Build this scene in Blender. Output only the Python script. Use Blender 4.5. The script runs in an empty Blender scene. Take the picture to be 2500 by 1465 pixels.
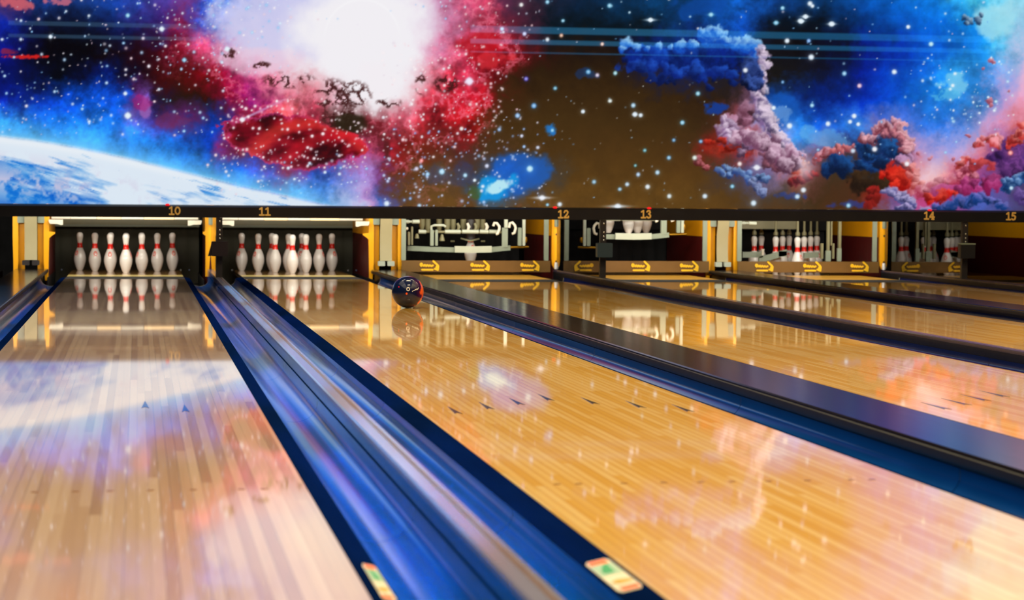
# Bowling lanes 10 to 15 under a cosmic mural: everything is built here in mesh code, metres, +Y down the lanes.
import bpy, math, random
import numpy as np
from mathutils import Vector, Matrix
random.seed(4)
S = bpy.context.scene
COL = S.collection
PI = math.pi

# ------------------------------------------------------------------ camera
FOC, W, H = 5325.936, 2500, 1465
CAM = Vector((0.10995, -3.16656, 0.73571))
YAW, PITCH, ROLL = 0.17022, 0.0458, 0.00757
_cy, _sy, _cp, _sp = math.cos(YAW), math.sin(YAW), math.cos(PITCH), math.sin(PITCH)
FWD = Vector((_sy*_cp, _cy*_cp, -_sp))
_r = Vector((_cy, -_sy, 0)); _u = _r.cross(FWD)
_cr, _sr = math.cos(ROLL), math.sin(ROLL)
RGT = _r*_cr + _u*_sr
UPV = _u*_cr - _r*_sr

def at(u, v, Y):
    """the point of the place on the upright plane at distance Y down the lanes, read off the photograph"""
    d = RGT*((u-W/2)/FOC) - UPV*((v-H/2)/FOC) + FWD
    return CAM + d*((Y-CAM.y)/d.y)

cd = bpy.data.cameras.new('camera'); cam = bpy.data.objects.new('camera', cd); COL.objects.link(cam)
cd.sensor_width = 36.0; cd.lens = FOC/W*36.0
cd.clip_start = 0.1; cd.clip_end = 80
M3 = Matrix((RGT, UPV, -FWD)).transposed()
cam.matrix_world = Matrix.Translation(CAM) @ M3.to_4x4()
cd.dof.use_dof = True; cd.dof.focus_distance = 11.8; cd.dof.aperture_fstop = 4.5
S.camera = cam
vs_ = S.view_settings
vs_.view_transform = 'Standard'; vs_.look = 'None'; vs_.gamma = 1.0; vs_.exposure = 0.0; vs_.use_curve_mapping = False
wd = bpy.data.worlds.new('world'); S.world = wd; wd.use_nodes = True
wd.node_tree.nodes['Background'].inputs[0].default_value = (0.05, 0.07, 0.12, 1)
wd.node_tree.nodes['Background'].inputs[1].default_value = 0.12

# ------------------------------------------------------------------ materials
def srgb(r, g, b):
    f = lambda c: (c/255/12.92) if c <= 10.3 else ((c/255+0.055)/1.055)**2.4
    return (f(r), f(g), f(b))

def new_mat(name):
    m = bpy.data.materials.new(name); m.use_nodes = True
    nt = m.node_tree
    return m, nt, nt.nodes['Principled BSDF']

def mat(name, rgb, rough=0.5, metal=0.0, spec=0.5, var=0.10, scale=9.0, coat=0.0, emit=None, estr=0.0, stretch=(1, 1, 1)):
    """a plain painted, plastic or metal surface with slight wear in tone and gloss"""
    m, nt, b = new_mat(name)
    N, L = nt.nodes, nt.links
    tc = N.new('ShaderNodeTexCoord'); mp = N.new('ShaderNodeMapping'); mp.inputs['Scale'].default_value = stretch
    nz = N.new('ShaderNodeTexNoise'); nz.inputs['Scale'].default_value = scale; nz.inputs['Detail'].default_value = 5
    L.new(tc.outputs['Object'], mp.inputs['Vector']); L.new(mp.outputs['Vector'], nz.inputs['Vector'])
    mx = N.new('ShaderNodeMix'); mx.data_type = 'RGBA'
    mx.inputs['A'].default_value = tuple(c*(1-var) for c in rgb)+(1,)
    mx.inputs['B'].default_value = tuple(min(1, c*(1+var)) for c in rgb)+(1,)
    L.new(nz.outputs['Fac'], mx.inputs['Factor']); L.new(mx.outputs['Result'], b.inputs['Base Color'])
    mr = N.new('ShaderNodeMapRange'); mr.inputs['To Min'].default_value = max(0.02, rough*0.8); mr.inputs['To Max'].default_value = min(1, rough*1.2)
    L.new(nz.outputs['Fac'], mr.inputs['Value']); L.new(mr.outputs['Result'], b.inputs['Roughness'])
    b.inputs['Metallic'].default_value = metal
    b.inputs['Specular IOR Level'].default_value = spec
    b.inputs['Coat Weight'].default_value = coat; b.inputs['Coat Roughness'].default_value = 0.05
    if emit:
        b.inputs['Emission Color'].default_value = tuple(emit)+(1,); b.inputs['Emission Strength'].default_value = estr
    return m

def math_node(nt, op, a, b=None, c=None):
    n = nt.nodes.new('ShaderNodeMath'); n.operation = op
    for i, x in enumerate((a, b, c)):
        if x is None: continue
        if isinstance(x, (int, float)): n.inputs[i].default_value = x
        else: nt.links.new(x, n.inputs[i])
    return n.outputs[0]

def wood(name, tones, seg, streak, seam, rough, pin_end=None, seam_rgb=(0.05, 0.03, 0.02), seam_w=0.47, every=False):
    """lane boards 27 mm wide running down the lane, each length with a tone of its own, under a glossy lacquer"""
    m, nt, b = new_mat(name)
    N, L = nt.nodes, nt.links
    tc = N.new('ShaderNodeTexCoord'); sx = N.new('ShaderNodeSeparateXYZ'); L.new(tc.outputs['Object'], sx.inputs[0])
    X, Y = sx.outputs[0], sx.outputs[1]
    bx = math_node(nt, 'DIVIDE', X, 0.02735); bi = math_node(nt, 'FLOOR', bx)
    w1 = N.new('ShaderNodeTexWhiteNoise'); w1.noise_dimensions = '1D'; L.new(bi, w1.inputs['W'])
    off = math_node(nt, 'MULTIPLY', w1.outputs['Value'], 7.3)
    by = math_node(nt, 'FLOOR', math_node(nt, 'ADD', math_node(nt, 'DIVIDE', Y, seg), off))
    w2 = N.new('ShaderNodeTexWhiteNoise'); w2.noise_dimensions = '2D'
    cb = N.new('ShaderNodeCombineXYZ'); L.new(bi, cb.inputs[0]); L.new(by, cb.inputs[1]); L.new(cb.outputs[0], w2.inputs['Vector'])
    # grain: long streaks along the board
    gv = N.new('ShaderNodeCombineXYZ')
    L.new(math_node(nt, 'MULTIPLY', X, 60.0), gv.inputs[0]); L.new(math_node(nt, 'MULTIPLY', Y, 1.1), gv.inputs[1]); L.new(math_node(nt, 'MULTIPLY', bi, 3.7), gv.inputs[2])
    nz = N.new('ShaderNodeTexNoise'); nz.inputs['Scale'].default_value = 1.0; nz.inputs['Detail'].default_value = 6; L.new(gv.outputs[0], nz.inputs['Vector'])
    t = math_node(nt, 'ADD', math_node(nt, 'MULTIPLY', w2.outputs['Value'], 1-streak), math_node(nt, 'MULTIPLY', nz.outputs['Fac'], streak))
    rp = N.new('ShaderNodeValToRGB'); cr = rp.color_ramp
    while len(cr.elements) < len(tones): cr.elements.new(0.5)
    for i, c in enumerate(tones):
        cr.elements[i].position = 0.15 + 0.7*i/(len(tones)-1); cr.elements[i].color = tuple(c)+(1,)
    L.new(t, rp.inputs['Fac'])
    fx = math_node(nt, 'FRACT', bx)
    edge = math_node(nt, 'ABSOLUTE', math_node(nt, 'SUBTRACT', fx, 0.5))
    sm = math_node(nt, 'GREATER_THAN', edge, seam_w)
    sm = math_node(nt, 'MULTIPLY', sm, math_node(nt, 'MULTIPLY', math_node(nt, 'GREATER_THAN', w1.outputs['Value'], -1.0 if every else 0.45), seam))
    mx = N.new('ShaderNodeMix'); mx.data_type = 'RGBA'; L.new(sm, mx.inputs['Factor']); L.new(rp.outputs['Color'], mx.inputs['A'])
    mx.inputs['B'].default_value = tuple(seam_rgb)+(1,)
    out = mx.outputs['Result']
    if pin_end:                                  # lane colour multiplied darker beyond a set distance
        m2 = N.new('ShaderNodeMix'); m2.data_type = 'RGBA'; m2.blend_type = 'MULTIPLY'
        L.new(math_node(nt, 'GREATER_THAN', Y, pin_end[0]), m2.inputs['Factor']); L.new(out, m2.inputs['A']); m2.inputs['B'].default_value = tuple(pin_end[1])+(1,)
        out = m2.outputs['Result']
    L.new(out, b.inputs['Base Color'])
    b.inputs['Roughness'].default_value = 0.35; b.inputs['Specular IOR Level'].default_value = 0.3
    b.inputs['Coat Weight'].default_value = 1.0; b.inputs['Coat IOR'].default_value = 1.6
    n2 = N.new('ShaderNodeTexNoise'); n2.inputs['Scale'].default_value = 3.0; n2.inputs['Detail'].default_value = 4; L.new(tc.outputs['Object'], n2.inputs['Vector'])
    mr = N.new('ShaderNodeMapRange'); mr.inputs['To Min'].default_value = rough*0.6; mr.inputs['To Max'].default_value = rough*1.4
    L.new(n2.outputs['Fac'], mr.inputs['Value']); L.new(mr.outputs['Result'], b.inputs['Coat Roughness'])
    return m

MT = {}
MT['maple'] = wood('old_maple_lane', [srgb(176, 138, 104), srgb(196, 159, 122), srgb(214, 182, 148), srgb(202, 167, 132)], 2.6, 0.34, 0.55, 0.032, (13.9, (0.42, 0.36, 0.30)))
MT['amber'] = wood('amber_lane', [srgb(226, 166, 56), srgb(233, 178, 76), srgb(243, 200, 124), srgb(237, 186, 92)], 0.7, 0.50, 0.42, 0.032, seam_rgb=srgb(208, 142, 34), seam_w=0.33, every=True)
MT['deck'] = wood('pin_deck_boards', [srgb(170, 120, 50), srgb(190, 138, 62), srgb(204, 155, 80)], 1.2, 0.5, 0.3, 0.04)
MT['strip'] = mat('pale_inlay', srgb(240, 215, 130), 0.35, coat=0.5)
MT['strip_amber'] = mat('amber_inlay', srgb(232, 172, 58), 0.35, coat=0.5)
MT['black_gap'] = mat('black_gap', (0.004, 0.004, 0.004), 0.7)
MT['ink'] = mat('black_inlay', (0.012, 0.008, 0.006), 0.3, coat=0.6)
MT['blueink'] = mat('blue_inlay', srgb(20, 60, 150), 0.3, coat=0.6)
MT['dotink'] = mat('brown_inlay', srgb(150, 105, 45), 0.3, coat=0.8)
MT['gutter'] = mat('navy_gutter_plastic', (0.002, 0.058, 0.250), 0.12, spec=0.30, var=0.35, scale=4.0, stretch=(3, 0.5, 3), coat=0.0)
MT['guttershade'] = mat('dimmed_gutter_plastic', (0.006, 0.012, 0.070), 0.14, spec=0.35, var=0.35, scale=4.0, stretch=(3, 0.5, 3))  # darker copy of the gutter plastic: weaker reflections on the right painted in
MT['rim'] = mat('navy_gutter_rim', (0.001, 0.006, 0.034), 0.5, spec=0.0, var=0.3, scale=4.0, stretch=(3, 0.5, 3))
MT['pitblack'] = mat('black_channel', (0.006, 0.006, 0.006), 0.45)
MT['capgrey'] = mat('pale_grey_capping', srgb(122, 120, 138), 0.16, spec=0.7, var=0.10, scale=5, stretch=(2, 0.3, 2))
MT['capdark'] = mat('dark_capping', srgb(22, 18, 19), 0.15, spec=0.28, var=0.5, scale=10, stretch=(6, 0.35, 6))
MT['capslate'] = mat('slate_capping', srgb(58, 50, 64), 0.15, spec=0.5, var=0.3, scale=8, stretch=(4, 0.3, 4))
MT['groove'] = mat('brown_groove_lining', srgb(96, 74, 70), 0.35, spec=0.3)
MT['seal'] = mat('black_rubber_edge', (0.006, 0.006, 0.008), 0.35)
MT['yellow'] = mat('yellow_paint', srgb(252, 172, 5), 0.35, var=0.10, scale=6)
MT['maroon'] = mat('dark_maroon_paint', srgb(84, 12, 10), 0.45, var=0.3)
MT['grey'] = mat('grey_green_paint', srgb(142, 152, 132), 0.4, var=0.12)
MT['pale'] = mat('pale_grey_steel', srgb(182, 188, 168), 0.35, var=0.1)
MT['olive'] = mat('olive_grey_steel', srgb(130, 125, 90), 0.45, var=0.2)
MT['beige'] = mat('beige_steel', srgb(176, 164, 124), 0.4, var=0.1)
MT['cream'] = mat('cream_plastic', srgb(232, 222, 200), 0.35)
MT['chrome'] = mat('bright_steel', (0.75, 0.73, 0.68), 0.18, metal=1.0)
MT['brass'] = mat('brass', srgb(200, 150, 40), 0.3, metal=0.7)
MT['darkmetal'] = mat('dark_metal', srgb(46, 40, 38), 0.4, spec=0.5)
MT['navybox'] = mat('dark_brown_case', srgb(38, 27, 30), 0.4)
MT['slatebox'] = mat('slate_case', srgb(52, 68, 76), 0.4)
MT['blackbox'] = mat('black_case', srgb(30, 28, 28), 0.4)
MT['beam'] = mat('dark_satin_beam', srgb(24, 21, 22), 0.33, spec=0.6, var=0.12)
MT['digit'] = mat('tan_numerals', srgb(255, 200, 105), 0.5)
MT['sweep'] = mat('brown_sweep_rubber', srgb(112, 80, 30), 0.45, var=0.2)
MT['logo'] = mat('yellow_print', srgb(250, 196, 30), 0.45)
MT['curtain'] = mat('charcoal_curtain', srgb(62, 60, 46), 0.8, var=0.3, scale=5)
MT['dark'] = mat('shaded_pit_black', (0.004, 0.004, 0.004), 0.8)  # shade of the right-hand pits painted into their curtain and header
MT['pin'] = mat('white_pin_coating', srgb(238, 234, 228), 0.22, var=0.03, coat=0.4)
MT['pinred'] = mat('red_pin_stripe', srgb(236, 34, 18), 0.3, coat=0.4)
MT['pinlogo'] = mat('pale_red_pin_crest', srgb(238, 84, 58), 0.35)
MT['carpet'] = mat('dark_subfloor', srgb(28, 26, 26), 0.9)
MT['approach'] = wood('approach_boards', [srgb(190, 140, 80), srgb(205, 160, 100), srgb(214, 172, 118)], 1.5, 0.4, 0.3, 0.08)
MT['wall'] = mat('black_wall_paint', srgb(14, 14, 15), 0.8)
MT['ceil'] = mat('dark_ceiling', srgb(26, 26, 30), 0.85)
MT['led'] = mat('red_indicator', srgb(220, 20, 30), 0.3, emit=srgb(235, 20, 30), estr=0.8)
MT['slat'] = mat('teal_light_slat', (0.1, 0.3, 0.4), 0.4, emit=(0.13, 1.5, 3.2), estr=1.0)
MT['slatdim'] = mat('dim_light_slat', (0.1, 0.2, 0.3), 0.4, emit=(0.3, 0.8, 1.5), estr=1.0)
MT['tubewarm'] = mat('warm_lamp_tube', srgb(255, 220, 170), 0.4, emit=srgb(255, 214, 160), estr=0.95)
MT['tubewhite'] = mat('white_lamp_tube', srgb(230, 225, 205), 0.4, emit=srgb(226, 220, 198), estr=0.42)
MT['lcream'] = mat('cream_sticker', srgb(206, 196, 170), 0.45)
MT['lorange'] = mat('orange_print', srgb(235, 88, 25), 0.45)
MT['lgreen'] = mat('green_print', srgb(30, 145, 90), 0.45)
MT['lyellow'] = mat('mustard_print', srgb(190, 150, 25), 0.45)
MT['lpalegreen'] = mat('pale_green_print', srgb(150, 178, 150), 0.45)
MT['ballwhite'] = mat('white_engraving', srgb(225, 220, 215), 0.35, coat=0.5)
MT['ballorange'] = mat('orange_pin_marker', srgb(250, 95, 35), 0.3, coat=0.5)
MT['ballred'] = mat('red_marker', srgb(205, 30, 50), 0.3, coat=0.5)
MT['hole'] = mat('hole_lining', (0.004, 0.004, 0.004), 0.5)

def ball_mat():
    """dark navy and plum marbled resin with orange swirls"""
    m, nt, b = new_mat('marbled_resin'); N, L = nt.nodes, nt.links
    tc = N.new('ShaderNodeTexCoord'); nz = N.new('ShaderNodeTexNoise'); nz.inputs['Scale'].default_value = 7; nz.inputs['Detail'].default_value = 4; nz.inputs['Distortion'].default_value = 1.6
    mp = N.new('ShaderNodeMapping'); mp.inputs['Location'].default_value = (0.31, 0.07, 0.12)
    L.new(tc.outputs['Object'], mp.inputs['Vector']); L.new(mp.outputs['Vector'], nz.inputs['Vector'])
    sx = N.new('ShaderNodeSeparateXYZ'); L.new(tc.outputs['Object'], sx.inputs[0])
    t = math_node(nt, 'ADD', math_node(nt, 'MULTIPLY', nz.outputs['Fac'], 0.75), math_node(nt, 'MULTIPLY', sx.outputs[0], 4.0))
    rp = N.new('ShaderNodeValToRGB'); cr = rp.color_ramp
    for p, c in ((0.30, (0.004, 0.010, 0.05)), (0.5, (0.012, 0.006, 0.035)), (0.585, (0.035, 0.006, 0.05)), (0.635, (0.10, 0.01, 0.03)), (0.655, (0.85, 0.11, 0.02)), (0.745, (0.9, 0.16, 0.03)), (0.8, (0.05, 0.01, 0.03))):
        e = cr.elements.new(p); e.color = tuple(c)+(1,)
    cr.elements.remove(cr.elements[0]); cr.elements.remove(cr.elements[-1])
    L.new(t, rp.inputs['Fac']); L.new(rp.outputs['Color'], b.inputs['Base Color'])
    b.inputs['Roughness'].default_value = 0.3; b.inputs['Specular IOR Level'].default_value = 0.05; b.inputs['Coat IOR'].default_value = 1.38; b.inputs['Coat Weight'].default_value = 1.0; b.inputs['Coat Roughness'].default_value = 0.02
    return m
MT['ball'] = ball_mat()

def panel_mat():
    """smoke-tinted clear acrylic"""
    m = bpy.data.materials.new('smoked_acrylic'); m.use_nodes = True; nt = m.node_tree; N, L = nt.nodes, nt.links
    N.remove(N['Principled BSDF']); o = N['Material Output']
    tr = N.new('ShaderNodeBsdfTransparent'); tr.inputs[0].default_value = (0.42, 0.39, 0.32, 1)
    gl = N.new('ShaderNodeBsdfGlossy'); gl.inputs['Roughness'].default_value = 0.015
    fr = N.new('ShaderNodeFresnel'); fr.inputs['IOR'].default_value = 1.75
    nz = N.new('ShaderNodeTexNoise'); nz.inputs['Scale'].default_value = 6
    mx = N.new('ShaderNodeMixShader'); L.new(math_node(nt, 'MULTIPLY', fr.outputs[0], math_node(nt, 'ADD', nz.outputs['Fac'], 0.75)), mx.inputs[0]); L.new(tr.outputs[0], mx.inputs[1]); L.new(gl.outputs[0], mx.inputs[2]); L.new(mx.outputs[0], o.inputs[0])
    return m
MT['acrylic'] = panel_mat()

# ------------------------------------------------------------------ mesh builder and naming
class MB:
    """collects shapes given in world coordinates; build() links them as ONE mesh object"""
    def __init__(s): s.v, s.f, s.mi = [], [], []
    def add(s, vs, fs, k=0):
        b = len(s.v); s.v += [tuple(p) for p in vs]; s.f += [tuple(b+i for i in f) for f in fs]; s.mi += [k]*len(fs); return s
    def box(s, x0, x1, y0, y1, z0, z1, k=0, bev=0.0):
        if bev:
            b = min(bev, (x1-x0)/2.2, (z1-z0)/2.2)
            pts = [(x0+b, z0), (x1-b, z0), (x1, z0+b), (x1, z1-b), (x1-b, z1), (x0+b, z1), (x0, z1-b), (x0, z0+b)]
            return s.prism(pts, y0, y1, k)
        v = [(x, y, z) for z in (z0, z1) for y in (y0, y1) for x in (x0, x1)]
        return s.add(v, [(0, 2, 3, 1), (4, 5, 7, 6), (0, 1, 5, 4), (1, 3, 7, 5), (3, 2, 6, 7), (2, 0, 4, 6)], k)
    def prism(s, pts, y0, y1, k=0):
        """outline in x, z run from y0 to y1"""
        n = len(pts); v = [(x, y0, z) for x, z in pts]+[(x, y1, z) for x, z in pts]
        return s.add(v, [tuple(range(n)), tuple(range(2*n-1, n-1, -1))]+[(i+n, (i+1) % n+n, (i+1) % n, i) for i in range(n)], k)
    def prism_x(s, pts, x0, x1, k=0):
        """outline in y, z run from x0 to x1"""
        n = len(pts); v = [(x0, y, z) for y, z in pts]+[(x1, y, z) for y, z in pts]
        return s.add(v, [tuple(range(n-1, -1, -1)), tuple(range(n, 2*n))]+[(i, (i+1) % n, (i+1) % n+n, i+n) for i in range(n)], k)
    def tube(s, path, r, n=10, k=0, cap=True):
        path = [Vector(p) for p in path]; rr = r if isinstance(r, (list, tuple)) else [r]*len(path)
        b = len(s.v); up = None
        for i, p in enumerate(path):
            d = (path[min(i+1, len(path)-1)]-path[max(i-1, 0)]).normalized()
            if up is None: up = d.orthogonal().normalized()
            up = (up-d*up.dot(d)).normalized(); sd = d.cross(up)
            s.v += [tuple(p+(up*math.cos(2*PI*j/n)+sd*math.sin(2*PI*j/n))*rr[i]) for j in range(n)]
        for i in range(len(path)-1):
            for j in range(n):
                s.f.append((b+i*n+j, b+i*n+(j+1) % n, b+(i+1)*n+(j+1) % n, b+(i+1)*n+j)); s.mi.append(k)
        if cap:
            e = b+(len(path)-1)*n
            s.f += [tuple(b+j for j in range(n-1, -1, -1)), tuple(e+j for j in range(n))]; s.mi += [k, k]
        return s
    def lathe(s, prof, c=(0, 0, 0), n=32, k=0, cap=True):
        """profile of (radius, height) about an upright axis"""
        b = len(s.v)
        for r, z in prof: s.v += [(c[0]+r*math.cos(2*PI*j/n), c[1]+r*math.sin(2*PI*j/n), c[2]+z) for j in range(n)]
        for i in range(len(prof)-1):
            for j in range(n): s.f.append((b+i*n+j, b+i*n+(j+1) % n, b+(i+1)*n+(j+1) % n, b+(i+1)*n+j)); s.mi.append(k)
        if not cap: return s
        e = b+(len(prof)-1)*n
        s.f += [tuple(b+j for j in range(n-1, -1, -1)), tuple(e+j for j in range(n))]; s.mi += [k, k]
        return s
    def bar(s, path, w, h, k=0):
        """rectangular section w (y) by h (z) swept along a path that runs mostly in x"""
        b = len(s.v)
        for p in path: s.v += [(p[0], p[1]-w/2, p[2]-h/2), (p[0], p[1]+w/2, p[2]-h/2), (p[0], p[1]+w/2, p[2]+h/2), (p[0], p[1]-w/2, p[2]+h/2)]
        for i in range(len(path)-1):
            for j in range(4): s.f.append((b+i*4+j, b+i*4+(j+1) % 4, b+(i+1)*4+(j+1) % 4, b+(i+1)*4+j)); s.mi.append(k)
        e = b+(len(path)-1)*4; s.f += [(b+3, b+2, b+1, b), (e, e+1, e+2, e+3)]; s.mi += [k, k]
        return s
    def stroke(s, pts, w, place, depth, k=0, closed=False):
        """a pen stroke of width w in 2-D, laid by place(a, b, t) with t = 0 behind, 1 in front"""
        P = [Vector(p) for p in pts]; n = len(P); lift = 1.0
        segs = [(P[i], P[(i+1) % n]) for i in range(n if closed else n-1)]
        for a, c in segs:
            d = (c-a)
            if d.length < 1e-9: continue
            d.normalize(); q = Vector((-d.y, d.x))*w/2
            cs = [a-q, c-q, c+q, a+q]
            lift += 0.02; v = [place(p.x, p.y, lift) for p in cs]+[place(p.x, p.y, 0) for p in cs]
            s.add(v, [(0, 1, 2, 3), (7, 6, 5, 4), (0, 4, 5, 1), (1, 5, 6, 2), (2, 6, 7, 3), (3, 7, 4, 0)], k)
        for a in P:
            m = 8; cs = [(a.x+w/2*math.cos(2*PI*j/m), a.y+w/2*math.sin(2*PI*j/m)) for j in range(m)]
            lift += 0.02; v = [place(x, y, lift) for x, y in cs]+[place(x, y, 0) for x, y in cs]
            s.add(v, [tuple(range(m)), tuple(range(2*m-1, m-1, -1))]+[(j+m, (j+1) % m+m, (j+1) % m, j) for j in range(m)], k)
        return s
    def build(s, name, m, parent=None, smooth=None):
        me = bpy.data.meshes.new(name)
        o0 = Vector((0, 0, 0)); p = parent
        while p is not None: o0 += p.location; p = p.parent
        me.from_pydata([(x-o0.x, y-o0.y, z-o0.z) for x, y, z in s.v], [], s.f)
        for q in (m if isinstance(m, (list, tuple)) else [m]): me.materials.append(q)
        me.polygons.foreach_set('material_index', s.mi)
        if smooth:
            me.polygons.foreach_set('use_smooth', [True]*len(me.polygons)); me.set_sharp_from_angle(angle=math.radians(smooth))
        me.update()
        o = bpy.data.objects.new(name, me); COL.objects.link(o)
        if parent is not None: o.parent = parent
        return o

def tag(o, label=None, cat=None, group=None, kind=None):
    if label: o['label'] = label
    if cat: o['category'] = cat
    if group: o['group'] = group
    if kind: o['kind'] = kind
    return o

def thing(name, label, cat, loc=(0, 0, 0), group=None):
    o = bpy.data.objects.new(name, None); o.empty_display_size = 0.1; COL.objects.link(o); o.location = loc
    return tag(o, label, cat, group)

def dup(root, loc, rotz, label, group):
    r = root.copy(); COL.objects.link(r); r.location = loc; r.rotation_euler = (0, 0, rotz); r['label'] = label; r['group'] = group
    for ch in list(root.children):
        c = ch.copy(); COL.objects.link(c); c.parent = r
    return r

# ------------------------------------------------------------------ the mural's picture

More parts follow.
